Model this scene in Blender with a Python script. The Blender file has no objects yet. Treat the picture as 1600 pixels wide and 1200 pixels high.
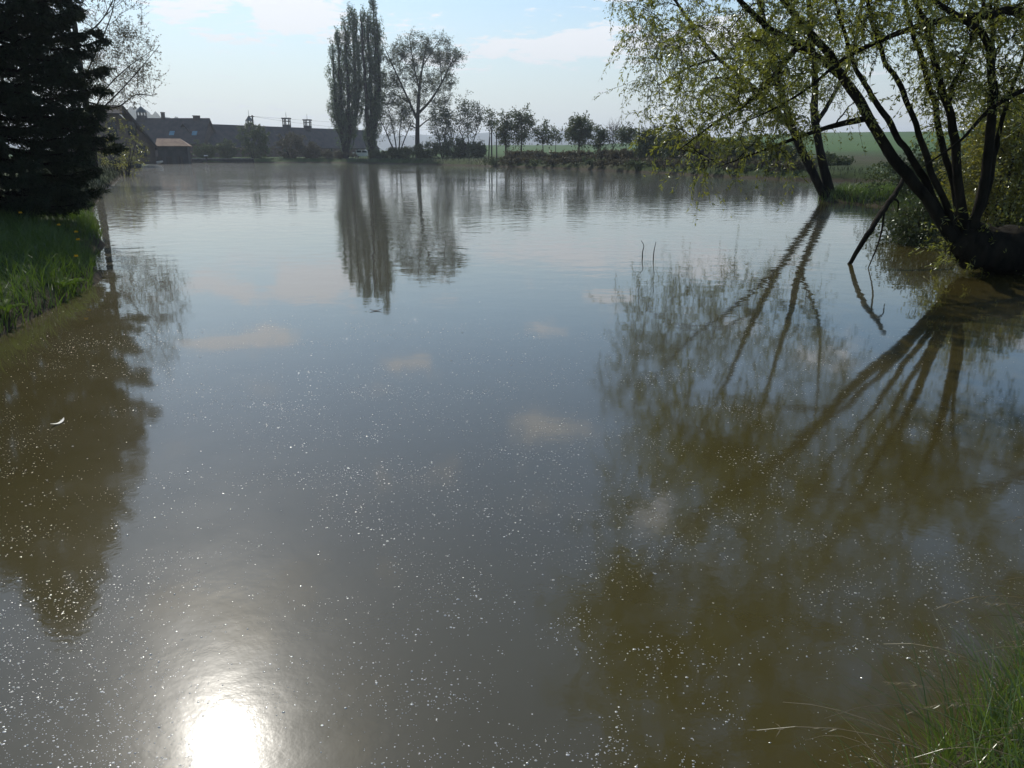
import bpy, math, random
import numpy as np
from mathutils import Vector

# ------------------------------------------------------------------ camera, sky, sun
S = bpy.context.scene
COL = S.collection
rng = np.random.default_rng(11)
random.seed(5)

CAM_Z, F_PX = 1.6, 1209.0                       # eye height above the water, focal length in photo pixels
PITCH = math.atan(360.0 / F_PX)
CP, SP = math.cos(PITCH), math.sin(PITCH)
cam_d = bpy.data.cameras.new('camera')
cam = bpy.data.objects.new('camera', cam_d)
COL.objects.link(cam)
cam.location = (0, 0, CAM_Z)
cam.rotation_euler = (math.radians(90) - PITCH, 0, 0)
cam_d.sensor_width = 36
cam_d.lens = 36 * F_PX / 1600
cam_d.clip_start = 0.05
cam_d.clip_end = 20000
S.camera = cam

SUN_EL, SUN_AZ = math.radians(39.4), math.radians(-24.2)
sun_dir = Vector((math.sin(SUN_AZ) * math.cos(SUN_EL), math.cos(SUN_AZ) * math.cos(SUN_EL), math.sin(SUN_EL)))
sd = bpy.data.lights.new('sun', 'SUN')
sd.energy = 3.2
sd.angle = math.radians(0.53)
sd.color = (1.0, 0.95, 0.86)
so = bpy.data.objects.new('sun', sd)
so.rotation_euler = sun_dir.to_track_quat('Z', 'Y').to_euler()
COL.objects.link(so)

W = bpy.data.worlds.new('World')
S.world = W
W.use_nodes = True
nt = W.node_tree
nt.nodes.clear()
def N(tree, t, **k):
    n = tree.nodes.new(t)
    for a, v in k.items():
        setattr(n, a, v)
    return n
def math_node(tree, op, a, b=None, c=None, clamp=False):
    n = tree.nodes.new('ShaderNodeMath'); n.operation = op; n.use_clamp = clamp
    for i, v in enumerate((a, b, c)):
        if v is None: continue
        if isinstance(v, (int, float)): n.inputs[i].default_value = v
        else: tree.links.new(v, n.inputs[i])
    return n.outputs[0]
def vmath(tree, op, a, b=None):
    n = tree.nodes.new('ShaderNodeVectorMath'); n.operation = op
    for i, v in enumerate((a, b)):
        if v is None: continue
        if isinstance(v, (tuple, list)): n.inputs[i].default_value = v
        else: tree.links.new(v, n.inputs[i])
    return n
def maprange(tree, v, a, b, c=0.0, d=1.0, smooth=True):
    n = tree.nodes.new('ShaderNodeMapRange')
    n.interpolation_type = 'SMOOTHSTEP' if smooth else 'LINEAR'
    tree.links.new(v, n.inputs[0])
    for i, x in enumerate((a, b, c, d)): n.inputs[i + 1].default_value = x
    return n.outputs[0]
def mixrgb(tree, f, a, b, blend='MIX'):
    n = tree.nodes.new('ShaderNodeMix'); n.data_type = 'RGBA'; n.blend_type = blend
    for s, v in ((n.inputs[0], f), (n.inputs[6], a), (n.inputs[7], b)):
        if isinstance(v, (int, float)): s.default_value = v
        elif isinstance(v, (tuple, list)): s.default_value = (*v[:3], 1)
        else: tree.links.new(v, s)
    return n.outputs[2]

sky = N(nt, 'ShaderNodeTexSky', sky_type='NISHITA', sun_disc=False)
sky.sun_elevation = SUN_EL
sky.sun_rotation = SUN_AZ % (2 * math.pi)
sky.altitude = 300
sky.air_density = 1.25
sky.dust_density = 0.6
sky.ozone_density = 2.5
tc = N(nt, 'ShaderNodeTexCoord')
dirv = tc.outputs['Generated']
sep = N(nt, 'ShaderNodeSeparateXYZ'); nt.links.new(dirv, sep.inputs[0])
zz = math_node(nt, 'ADD', math_node(nt, 'MAXIMUM', sep.outputs[2], 0.0), 0.09)
comb = N(nt, 'ShaderNodeCombineXYZ')
nt.links.new(math_node(nt, 'DIVIDE', sep.outputs[0], zz), comb.inputs[0])
nt.links.new(math_node(nt, 'DIVIDE', sep.outputs[1], zz), comb.inputs[1])
def sky_noise(scale, detail, off, rough=0.55, dist=0.0):
    a = vmath(nt, 'ADD', comb.outputs[0], off)
    n = N(nt, 'ShaderNodeTexNoise'); n.inputs['Scale'].default_value = scale
    n.inputs['Detail'].default_value = detail; n.inputs['Roughness'].default_value = rough
    n.inputs['Distortion'].default_value = dist
    nt.links.new(a.outputs[0], n.inputs['Vector'])
    return n.outputs[0]
n1 = sky_noise(2.6, 9, (3.3, 1.2, 0), 0.6, 0.4)
n2 = sky_noise(0.35, 3, (7.1, 4.2, 0))
cl = math_node(nt, 'ADD', math_node(nt, 'MULTIPLY', n1, 0.9), math_node(nt, 'MULTIPLY', n2, 0.35))
cl = math_node(nt, 'ADD', cl, math_node(nt, 'MULTIPLY', sky_noise(10, 7, (1.3, 5.2, 0), 0.6, 0.6), 0.38))
def sky_p(px, py):
    """cloud-plane coordinates of the sky seen at a photo pixel, directly or mirrored in the pond"""
    up = 600.0 - py
    v = Vector((px - 800.0, F_PX * CP + up * SP, abs(-F_PX * SP + up * CP))).normalized()
    return Vector((v.x / (v.z + .09), v.y / (v.z + .09)))
# the cumulus patches of this sky: centre and half size in photo pixels
for (bx_, by_, bw_, bh_, k_) in ((430, 528, 75, 20, 1.0), (325, 537, 60, 11, .9), (625, 566, 55, 14, 1.0), (850, 668, 85, 22, .9), (470, 445, 45, 22, .7), (330, 428, 40, 22, .7),
                                (850, 395, 180, 26, .75), (945, 462, 35, 10, .8), (845, 520, 22, 10, .6), (450, 20, 90, 30, .9), (560, 60, 110, 25, .6), (880, 70, 90, 20, .8), (300, 12, 60, 14, .7), (720, 100, 120, 20, .5), (1150, 60, 200, 30, .6)):
    c_ = sky_p(bx_, by_); ex_ = abs(sky_p(bx_ + bw_, by_).x - c_.x); ey_ = abs(sky_p(bx_, by_ + bh_).y - sky_p(bx_, by_ - bh_).y) / 2
    q = vmath(nt, 'MULTIPLY', vmath(nt, 'SUBTRACT', comb.outputs[0], (c_.x, c_.y, 0)).outputs[0], (1 / ex_, 1 / ey_, 0))
    l2 = vmath(nt, 'DOT_PRODUCT', q.outputs[0], q.outputs[0]).outputs['Value']
    g_ = math_node(nt, 'MULTIPLY', math_node(nt, 'POWER', 2.718, math_node(nt, 'MULTIPLY', l2, -1.0)), .27 * k_)
    cl = math_node(nt, 'ADD', cl, g_)
cmask = maprange(nt, cl, 0.89, 1.02, 0.0, 0.85)
# thin bright veil that thickens towards the horizon
veil = maprange(nt, sep.outputs[2], 0.0, 0.22, 0.78, 0.0)
sky_c = mixrgb(nt, 1.0, sky.outputs[0], (.94, 1.0, 1.03), 'MULTIPLY')
sky_c = mixrgb(nt, cmask, sky_c, (9.2, 9.15, 9.4))
sky_c = mixrgb(nt, veil, sky_c, (5.7, 6.1, 6.5))
bg = N(nt, 'ShaderNodeBackground'); bg.inputs[1].default_value = 0.10
nt.links.new(sky_c, bg.inputs[0])
wo = N(nt, 'ShaderNodeOutputWorld'); nt.links.new(bg.outputs[0], wo.inputs[0])

S.view_settings.view_transform = 'Standard'
S.view_settings.look = 'None'
S.view_settings.exposure = 0.2
S.view_settings.gamma = 1.0
S.view_settings.use_curve_mapping = False
S.render.engine = 'CYCLES'
S.cycles.max_bounces = 5
S.cycles.diffuse_bounces = 2
S.cycles.glossy_bounces = 3
S.cycles.transmission_bounces = 4
S.cycles.transparent_max_bounces = 6
S.cycles.volume_bounces = 0
S.cycles.sample_clamp_indirect = 6.0
S.cycles.use_denoising = True

# ------------------------------------------------------------------ helpers
def at(px, py, Y):
    """world point seen at photo pixel (px, py) when it stands Y metres in front of the eye"""
    up = 600.0 - py
    fwd = F_PX * CP + up * SP
    z = -F_PX * SP + up * CP
    s = Y / fwd
    return np.array([(px - 800.0) * s, Y, CAM_Z + z * s])
def on_water(px, py, h=0.0):
    up = 600.0 - py
    fwd = F_PX * CP + up * SP
    z = -F_PX * SP + up * CP
    s = (h - CAM_Z) / z
    return np.array([(px - 800.0) * s, fwd * s, h])

def tag(o, label=None, cat=None, group=None, kind=None):
    if label: o['label'] = label
    if cat: o['category'] = cat
    if group: o['group'] = group
    if kind: o['kind'] = kind
    return o
def thing(name, label, cat, loc=(0, 0, 0), group=None):
    o = bpy.data.objects.new(name, None)
    COL.objects.link(o)
    o.location = tuple(float(v) for v in loc)
    return tag(o, label, cat, group)

class Geo:
    """collects verts, quads and tris, then links them as one mesh object"""
    def __init__(s):
        s.V, s.Q, s.T, s.n = [], [], [], 0
    def add(s, V, Q=None, T=None):
        V = np.asarray(V, dtype=np.float64).reshape(-1, 3)
        s.V.append(V)
        if Q is not None and len(Q): s.Q.append(np.asarray(Q).reshape(-1, 4) + s.n)
        if T is not None and len(T): s.T.append(np.asarray(T).reshape(-1, 3) + s.n)
        s.n += len(V)
        return s
    def mesh(s, name, mat, smooth=True, origin=(0, 0, 0)):
        V = np.concatenate(s.V) - np.asarray(origin, dtype=np.float64)
        Q = np.concatenate(s.Q) if s.Q else np.zeros((0, 4), int)
        T = np.concatenate(s.T) if s.T else np.zeros((0, 3), int)
        me = bpy.data.meshes.new(name)
        me.vertices.add(len(V)); me.vertices.foreach_set('co', V.astype(np.float32).ravel())
        li = np.concatenate([Q.ravel(), T.ravel()]).astype(np.int32)
        me.loops.add(len(li)); me.loops.foreach_set('vertex_index', li)
        st = np.concatenate([np.arange(len(Q)) * 4, len(Q) * 4 + np.arange(len(T)) * 3]).astype(np.int32)
        me.polygons.add(len(st)); me.polygons.foreach_set('loop_start', st)
        me.polygons.foreach_set('use_smooth', np.full(len(st), smooth, dtype=bool))
        me.update(calc_edges=True)
        if mat: me.materials.append(mat)
        return me
    def build(s, name, mat, parent=None, smooth=True, kind=None):
        org = tuple(parent.matrix_world.translation) if False else (0, 0, 0)
        if parent is not None: org = world_loc(parent)
        o = bpy.data.objects.new(name, s.mesh(name, mat, smooth, org))
        COL.objects.link(o)
        if parent is not None: o.parent = parent
        if kind: o['kind'] = kind
        return o
def world_loc(o):
    l = Vector((0, 0, 0))
    while o is not None:
        l = l + o.location; o = o.parent
    return np.array(l)

def unit(v):
    return v / np.maximum(np.linalg.norm(v, axis=-1, keepdims=True), 1e-9)
def tubes(g, P, R, sides=5, cap=False):
    """P (m, n, 3) polylines, R (m, n) radii"""
    P = np.asarray(P, float); R = np.asarray(R, float)
    if P.ndim == 2: P, R = P[None], R[None]
    m, n, _ = P.shape
    T = unit(np.gradient(P, axis=1))
    ref = rng.normal(size=(m, 1, 3))
    mean = unit(P[:, -1:] - P[:, :1])
    ref = unit(ref - mean * np.sum(ref * mean, -1, keepdims=True))
    A = unit(np.cross(T, ref)); B = np.cross(T, A)
    ang = np.arange(sides) * 2 * math.pi / sides
    V = P[:, :, None, :] + R[:, :, None, None] * (np.cos(ang)[None, None, :, None] * A[:, :, None, :] + np.sin(ang)[None, None, :, None] * B[:, :, None, :])
    base = (np.arange(m) * n * sides)[:, None, None]
    i = (np.arange(n - 1) * sides)[None, :, None]
    k = np.arange(sides)[None, None, :]; k2 = (np.arange(sides) + 1)[None, None, :] % sides
    Q = np.stack([base + i + k, base + i + k2, base + i + sides + k2, base + i + sides + k], -1).reshape(-1, 4)
    V = V.reshape(-1, 3)
    if cap:
        TT = []
        c = len(V)
        extra = []
        for a in range(m):
            extra.append(P[a, -1]); o = a * n * sides + (n - 1) * sides
            TT += [(o + j, o + (j + 1) % sides, c + len(extra) - 1) for j in range(sides)]
        g.add(np.concatenate([V, np.array(extra)]), Q, TT)
    else:
        g.add(V, Q)
def rough_tube(g, p, r, sides=22, amp=.09, sub=4):
    """trunk with ridged, lumpy bark outline"""
    n = (len(p) - 1) * sub + 1
    p, r = smooth_line(p, r, n)
    T = unit(np.gradient(p, axis=0)); ref = np.array([.31, .2, .93]) if abs(T[:, 2].mean()) < .7 else np.array([.9, .3, .1])
    A = unit(np.cross(T, ref)); B = np.cross(T, A)
    a = np.arange(sides) * 2 * math.pi / sides
    s_ = np.arange(n)[:, None] / sub
    ph = rng.random(8) * 6.28
    k = 1 + amp * (.6 * np.sin(3 * a + ph[0] + .5 * np.sin(s_ * .7 + ph[1])) + .5 * np.sin(7 * a + ph[2] + .9 * np.sin(s_ * .5 + ph[3])) + .6 * np.sin(s_ * 1.1 + 2 * a + ph[4]) + .5 * np.sin(s_ * 2.3 - a + ph[5])) + amp * .35 * rng.normal(size=(n, sides))
    V = p[:, None] + (r[:, None] * k)[..., None] * (np.cos(a)[None, :, None] * A[:, None] + np.sin(a)[None, :, None] * B[:, None])
    i = (np.arange(n - 1) * sides)[:, None]; j = np.arange(sides)[None]; j2 = (j + 1) % sides
    Q = np.stack([i + j, i + j2, i + sides + j2, i + sides + j], -1).reshape(-1, 4)
    T_ = [((n - 1) * sides + q, (n - 1) * sides + (q + 1) % sides, n * sides) for q in range(sides)] + [((q + 1) % sides, q, n * sides + 1) for q in range(sides)]
    g.add(np.concatenate([V.reshape(-1, 3), p[-1:], p[:1]]), Q, T_)
def smooth_line(pts, rad, n=24):
    """Catmull-Rom through pts, radii linear"""
    p = np.asarray(pts, float); r = np.asarray(rad, float)
    q = np.concatenate([[2 * p[0] - p[1]], p, [2 * p[-1] - p[-2]]])
    t = np.linspace(0, len(p) - 1 - 1e-6, n)
    i = t.astype(int); f = (t - i)[:, None]
    a, b, c, d = q[i], q[i + 1], q[i + 2], q[i + 3]
    out = .5 * (2 * b + (c - a) * f + (2 * a - 5 * b + 4 * c - d) * f ** 2 + (3 * b - a - 3 * c + d) * f ** 3)
    rr = np.interp(t, np.arange(len(p)), r)
    return out, rr
def leaves(g, C, D, L, Wd):
    """kite-shaped leaf faces: C base points, D directions, lengths, widths"""
    n = len(C)
    if n == 0: return
    D = unit(D)
    side = unit(np.cross(D, rng.normal(size=(n, 3))))
    up = np.cross(side, D)
    L = np.broadcast_to(L, (n,))[:, None]; Wd = np.broadcast_to(Wd, (n,))[:, None]
    m = C + D * L * .42 + up * L * .05
    V = np.stack([C, m + side * Wd * .5, C + D * L, m - side * Wd * .5], 1).reshape(-1, 3)
    Q = np.arange(4 * n).reshape(n, 4)
    g.add(V, Q)
def box(g, x0, x1, y0, y1, z0, z1):
    V = [(x0, y0, z0), (x1, y0, z0), (x1, y1, z0), (x0, y1, z0), (x0, y0, z1), (x1, y0, z1), (x1, y1, z1), (x0, y1, z1)]
    Q = [(0, 3, 2, 1), (4, 5, 6, 7), (0, 1, 5, 4), (1, 2, 6, 5), (2, 3, 7, 6), (3, 0, 4, 7)]
    g.add(V, Q)
    return g
def ellipsoid_pts(n, c, r, shell=0.45):
    d = unit(rng.normal(size=(n, 3)))
    u = rng.random((n, 1)) ** (1 / 3)
    u = shell + (1 - shell) * u
    return np.asarray(c) + d * u * np.asarray(r)

# ------------------------------------------------------------------ materials
def new_mat(name):
    m = bpy.data.materials.new(name); m.use_nodes = True
    m.node_tree.nodes.clear()
    return m, m.node_tree
def out(t, sh):
    o = t.nodes.new('ShaderNodeOutputMaterial'); t.links.new(sh, o.inputs[0])
def noise(t, scale, detail=4, rough=.55, vec=None, stretch=None):
    n = t.nodes.new('ShaderNodeTexNoise'); n.inputs['Scale'].default_value = scale
    n.inputs['Detail'].default_value = detail; n.inputs['Roughness'].default_value = rough
    if vec is None:
        vec = t.nodes.new('ShaderNodeNewGeometry').outputs['Position']
    if stretch:
        vec = vmath(t, 'MULTIPLY', vec, stretch).outputs[0]
    t.links.new(vec, n.inputs['Vector'])
    return n.outputs[0]
def leaf_mat(name, dark, light, transl=.5, gloss=.06, grough=.35, patch=0.6):
    m, t = new_mat(name)
    geo = t.nodes.new('ShaderNodeNewGeometry')
    f = math_node(t, 'ADD', math_node(t, 'MULTIPLY', geo.outputs['Random Per Island'], .6), math_node(t, 'MULTIPLY', noise(t, patch, 2), .5))
    c = mixrgb(t, f, dark, light)
    d = t.nodes.new('ShaderNodeBsdfDiffuse'); t.links.new(c, d.inputs[0])
    tr = t.nodes.new('ShaderNodeBsdfTranslucent'); t.links.new(mixrgb(t, .5, c, light), tr.inputs[0])
    mx = t.nodes.new('ShaderNodeMixShader'); mx.inputs[0].default_value = transl
    t.links.new(d.outputs[0], mx.inputs[1]); t.links.new(tr.outputs[0], mx.inputs[2])
    gl = t.nodes.new('ShaderNodeBsdfGlossy'); gl.inputs['Roughness'].default_value = grough
    gl.inputs[0].default_value = (.8, .85, .8, 1)
    m2 = t.nodes.new('ShaderNodeMixShader'); m2.inputs[0].default_value = gloss
    t.links.new(mx.outputs[0], m2.inputs[1]); t.links.new(gl.outputs[0], m2.inputs[2])
    out(t, m2.outputs[0])
    return m
def solid(name, a, b, scale=3, rough=.8, bump=0, bscale=20, stretch=None, spec=.3, metal=0):
    m, t = new_mat(name)
    c = mixrgb(t, maprange(t, noise(t, scale, 5, .6, None, stretch), .3, .7), a, b)
    p = t.nodes.new('ShaderNodeBsdfPrincipled')
    t.links.new(c, p.inputs['Base Color']); p.inputs['Roughness'].default_value = rough
    p.inputs['Specular IOR Level'].default_value = spec; p.inputs['Metallic'].default_value = metal
    if bump:
        bn = t.nodes.new('ShaderNodeBump'); bn.inputs['Distance'].default_value = bump
        t.links.new(noise(t, bscale, 5, .6, None, stretch), bn.inputs['Height'])
        t.links.new(bn.outputs[0], p.inputs['Normal'])
    out(t, p.outputs[0])
    return m

M = {}
M['willow_leaf'] = leaf_mat('willow_leaf', (.06, .08, .012), (.27, .285, .034), .62, .08, .3, .8)
M['willow_leaf_far'] = leaf_mat('willow_leaf_far', (.06, .08, .022), (.21, .22, .055), .55, .06, .35)
M['poplar_leaf'] = leaf_mat('poplar_leaf', (.05, .09, .036), (.13, .18, .062), .45, .06, .4)
M['tree_leaf'] = leaf_mat('tree_leaf', (.04, .055, .02), (.09, .11, .038), .45, .05)
M['spring_leaf'] = leaf_mat('spring_leaf', (.05, .06, .02), (.11, .12, .045), .45, .05)
M['bud'] = leaf_mat('bud', (.06, .05, .03), (.13, .11, .05), .4, .03)
M['shrub_leaf'] = leaf_mat('shrub_leaf', (.08, .09, .012), (.30, .28, .03), .58, .08, .3)
M['bush_leaf'] = leaf_mat('bush_leaf', (.035, .05, .015), (.085, .11, .03), .4, .05)
M['bush_brown'] = leaf_mat('bush_brown', (.05, .042, .026), (.11, .095, .05), .35, .03)
M['needle'] = leaf_mat('needle', (.011, .018, .009), (.034, .048, .02), .2, .03, .5)
M['grass'] = leaf_mat('grass', (.015, .036, .005), (.10, .165, .015), .52, .05, .4, 1.5)
M['grass_near'] = leaf_mat('grass_near', (.035, .075, .010), (.14, .21, .03), .5, .07, .35, 5)
M['dock_leaf'] = leaf_mat('dock_leaf', (.03, .07, .01), (.10, .16, .02), .5, .015, .5, 5)
M['dry_grass'] = leaf_mat('dry_grass', (.18, .13, .07), (.36, .29, .17), .35, .08, .35, 9)
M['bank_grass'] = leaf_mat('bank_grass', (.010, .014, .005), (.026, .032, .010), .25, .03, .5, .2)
M['bark'] = solid('bark', (.010, .009, .007), (.030, .026, .019), 6, .95, .03, 14, (1, 1, .25), spec=.08)
M['bark_far'] = solid('bark_far', (.025, .021, .016), (.05, .043, .034), 2, .95)
M['roof_dark'] = solid('roof_dark', (.045, .04, .038), (.085, .066, .058), .8, .75, .03, 5)
M['roof_tan'] = solid('roof_tan', (.20, .12, .075), (.30, .19, .12), 1.2, .85, .02, 6)
M['wall_brown'] = solid('wall_brown', (.10, .075, .06), (.17, .13, .105), .7, .9, .02, 4)
M['wall_red'] = solid('wall_red', (.09, .06, .05), (.14, .095, .08), .7, .9)
M['wall_dark'] = solid('wall_dark', (.03, .032, .032), (.06, .06, .055), 1, .9)
M['stone'] = solid('stone', (.12, .115, .10), (.24, .23, .21), 2.5, .95, .03, 6)
M['rock'] = solid('rock', (.03, .03, .028), (.07, .068, .06), 4, .95, .03, 8)
M['dark_wood'] = solid('dark_wood', (.03, .026, .022), (.07, .06, .05), 5, .9, .01, 20, (1, 1, .1))
M['white_paint'] = solid('white_paint', (.72, .72, .70), (.82, .82, .80), 3, .35, spec=.5)
M['car_paint'] = solid('car_paint', (.78, .78, .77), (.82, .82, .81), 3, .2, spec=.6)
M['rubber'] = solid('rubber', (.015, .015, .015), (.03, .03, .03), 6, .8)
M['glass_dark'] = solid('glass_dark', (.02, .025, .03), (.03, .035, .04), 2, .06, spec=.8)
M['skylight'] = solid('skylight', (.10, .22, .28), (.14, .28, .34), 2, .12, spec=.8)
M['copper'] = solid('copper', (.06, .075, .075), (.10, .12, .115), 3, .6)
M['yellow'] = solid('yellow', (.75, .42, .01), (.85, .55, .02), 60, .6)
M['metal_dark'] = solid('metal_dark', (.05, .05, .05), (.08, .08, .08), 4, .5, metal=.6)
M['feather'] = solid('feather', (.62, .60, .50), (.72, .70, .60), 60, .6)

# ------------------------------------------------------------------ pond outline and ground
SH = [(-1.2, .85), (0.2, .95), (0.75, 1.35), (1.2, 1.75), (1.62, 2.02), (2.3, 2.5), (4.2, 4.4), (6.6, 7.2), (8.3, 9.6), (8.9, 11.2), (9.6, 13.0),
      (10.4, 15.2), (10.9, 18.0), (11.2, 21.5), (11.6, 25.0), (11.2, 27.0), (10.75, 28.0), (11.3, 29.0), (13.5, 29.8), (18, 32), (23, 37.5), (25, 43), (21, 47.5),
      (17.7, 50.4), (15, 59), (12.6, 68.7), (9.5, 77), (6.8, 86), (2, 97), (-3.4, 108), (-14, 124), (-24, 138), (-32, 146), (-42, 147.5), (-49, 147),
      (-58, 147), (-66, 146.5), (-63, 128), (-52, 108), (-45, 94), (-38, 80), (-27, 55), (-17.5, 34), (-12.0, 22.5), (-8.65, 16.5), (-6.65, 12.4), (-5.4, 9.9),
      (-5.15, 9.2), (-4.85, 7.6), (-4.55, 6.3), (-4.3, 4.5), (-3.9, 2.6), (-2.8, 1.2)]
SHA = np.array(SH)
def shore_sd(x, y):
    """signed distance to the waterline, positive on land"""
    p = np.stack([np.ravel(x), np.ravel(y)], -1)
    best = np.full(len(p), 1e18); inside = np.zeros(len(p), bool)
    for i in range(len(SHA)):
        a, b = SHA[i], SHA[(i + 1) % len(SHA)]
        ab = b - a; ap = p - a
        t = np.clip((ap @ ab) / (ab @ ab), 0, 1)
        d = ((ap - t[:, None] * ab) ** 2).sum(1)
        best = np.minimum(best, d)
        cond = (a[1] > p[:, 1]) != (b[1] > p[:, 1])
        xi = a[0] + (p[:, 1] - a[1]) * ab[0] / (ab[1] if ab[1] else 1e-9)
        inside ^= cond & (p[:, 0] < xi)
    d = np.sqrt(best)
    return np.where(inside, -d, d).reshape(np.shape(x))
def sst(a, b, v):
    t = np.clip((v - a) / (b - a), 0, 1)
    return t * t * (3 - 2 * t)
def wob(x, y, s, k=0.0):
    return np.sin(x * s + 1.3 + k) * np.cos(y * s * 1.17 - .7 + k) + .5 * np.sin(x * s * 2.3 + y * s * 1.9 + k)
def ground_z(x, y):
    x = np.asarray(x, float); y = np.asarray(y, float)
    d = shore_sd(x, y) + .10 * wob(x, y, 2.1) * sst(3, 6, np.hypot(x, y))
    r = np.hypot(x, y)
    az = x / np.maximum(y, 1)
    near_left = sst(-3.8, -6.0, x) * sst(24, 14, y)
    land = (.26 + .30 * sst(35, 70, r)) * (1 - np.exp(-np.maximum(d, 0) / .22)) + (.30 + .15 * near_left) * (1 - np.exp(-np.maximum(d, 0) / 3.0))
    land *= 1 - .35 * sst(4, 1.5, r)
    land += .05 * wob(x, y, .8) * sst(.4, 3, d)
    far = sst(90, 480, r) * (4.5 + 6.0 * sst(.05, .4, az)) * sst(-.16, -.02, az) * (y > 0)
    far += sst(260, 900, r) * 4.0 * (y > 0)
    z = np.where(d > 0, land + far, -.55 * (1 - np.exp(np.minimum(d, 0) / .5)))
    return z
def gz(x, y):
    return float(ground_z(np.array([x]), np.array([y]))[0])

def ground_material():
    m, t = new_mat('ground_turf')
    geo = t.nodes.new('ShaderNodeNewGeometry')
    sp_ = t.nodes.new('ShaderNodeSeparateXYZ'); t.links.new(geo.outputs['Position'], sp_.inputs[0])
    a = noise(t, .9, 6, .65); b = noise(t, .035, 4, .6); c_ = noise(t, 8, 5, .6)
    turf = mixrgb(t, maprange(t, a, .3, .7), (.022, .036, .009), (.05, .072, .02))
    turf = mixrgb(t, maprange(t, b, .45, .65), turf, (.06, .055, .028))
    field = mixrgb(t, maprange(t, noise(t, .012, 4, .6), .35, .65), (.045, .10, .026), (.075, .135, .036))
    dist = t.nodes.new('ShaderNodeVectorMath'); dist.operation = 'LENGTH'; t.links.new(geo.outputs['Position'], dist.inputs[0])
    col = mixrgb(t, maprange(t, dist.outputs['Value'], 120, 200), turf, field)
    col = mixrgb(t, maprange(t, sp_.outputs[2], .04, .26), (.05, .04, .026), col)
    p = t.nodes.new('ShaderNodeBsdfPrincipled'); p.inputs['Roughness'].default_value = .95
    p.inputs['Specular IOR Level'].default_value = .1
    t.links.new(col, p.inputs['Base Color'])
    bn = t.nodes.new('ShaderNodeBump'); bn.inputs['Distance'].default_value = .05
    t.links.new(c_, bn.inputs['Height']); t.links.new(bn.outputs[0], p.inputs['Normal'])
    out(t, p.outputs[0])
    return m

def build_ground():
    ang = np.concatenate([np.arange(-52, 52, .35), np.arange(52, 308, 4.0)])
    ang = np.radians(ang)
    rad = [0.25]
    while rad[-1] < 9000: rad.append(rad[-1] * 1.027 + .0)
    rad = np.array(rad)
    A, R = np.meshgrid(ang, rad)
    X, Y = np.sin(A) * R, np.cos(A) * R
    Z = ground_z(X, Y)
    nr, na = X.shape
    V = np.stack([X, Y, Z], -1).reshape(-1, 3)
    V = np.concatenate([V, [[0, 0, gz(0, .01)]]])
    i = np.arange(nr - 1)[:, None] * na; k = np.arange(na)[None, :]; k2 = (k + 1) % na
    Q = np.stack([i + k, i + k2, i + na + k2, i + na + k], -1).reshape(-1, 4)
    T = np.stack([np.arange(na), np.full(na, nr * na), (np.arange(na) + 1) % na], -1)[:, ::-1]
    g = Geo().add(V, Q[:, ::-1], T[:, ::-1])
    tag(g.build('ground', ground_material()), kind='structure')
build_ground()

def water_material():
    m, t = new_mat('pond_water')
    geo = t.nodes.new('ShaderNodeNewGeometry'); pos = geo.outputs['Position']
    sp_ = t.nodes.new('ShaderNodeSeparateXYZ'); t.links.new(pos, sp_.inputs[0])
    body = mixrgb(t, maprange(t, noise(t, .35, 4, .6), .3, .7), (.050, .040, .0115), (.060, .049, .015))
    # sheltered and glassy by the near bank, finely rippled further out
    dist = t.nodes.new('ShaderNodeVectorMath'); dist.operation = 'LENGTH'; t.links.new(pos, dist.inputs[0])
    calm = maprange(t, dist.outputs['Value'], 5, 22, .09, 1.0)
    patch = maprange(t, noise(t, .07, 3, .6, None, (1, 1.6, 1)), .35, .65, .45, 1.1)
    w1 = noise(t, 1.7, 3, .5, None, (1, 1.35, 1)); w2 = noise(t, 5.5, 2, .5)
    hgt = math_node(t, 'MULTIPLY', math_node(t, 'ADD', w1, math_node(t, 'MULTIPLY', w2, .16)), math_node(t, 'MULTIPLY', calm, patch))
    hgt = math_node(t, 'ADD', hgt, math_node(t, 'MULTIPLY', noise(t, 13, 4, .6), maprange(t, dist.outputs['Value'], 2.5, 8, .055, .0)))
    bn = t.nodes.new('ShaderNodeBump'); bn.inputs['Strength'].default_value = 1; bn.inputs['Distance'].default_value = .010
    t.links.new(hgt, bn.inputs['Height'])
    def prin(r):
        p = t.nodes.new('ShaderNodeBsdfPrincipled')
        t.links.new(body, p.inputs['Base Color']); p.inputs['Roughness'].default_value = r
        p.inputs['IOR'].default_value = 1.64
        t.links.new(bn.outputs[0], p.inputs['Normal'])
        return p
    a, b = prin(.05), prin(.245)
    t.links.new(maprange(t, dist.outputs['Value'], 4, 13, .055, .018), a.inputs['Roughness'])
    film = math_node(t, 'MULTIPLY', maprange(t, dist.outputs['Value'], 2, 14, .085, .12), maprange(t, noise(t, 2.2, 7, .65), .3, .7, .7, 1.25))
    mx = t.nodes.new('ShaderNodeMixShader'); t.links.new(film, mx.inputs[0])
    t.links.new(a.outputs[0], mx.inputs[1]); t.links.new(b.outputs[0], mx.inputs[2])
    out(t, mx.outputs[0])
    return m
def build_water():
    xs = np.linspace(-90, 45, 28); ys = np.linspace(-2, 160, 34)
    X, Y = np.meshgrid(xs, ys)
    nr, na = X.shape
    V = np.stack([X, Y, np.zeros_like(X)], -1).reshape(-1, 3)
    i = np.arange(nr - 1)[:, None] * na; k = np.arange(na - 1)[None, :]
    Q = np.stack([i + k, i + k + 1, i + na + k + 1, i + na + k], -1).reshape(-1, 4)
    tag(Geo().add(V, Q).build('pond_water', water_material()), kind='structure')
build_water()

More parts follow.
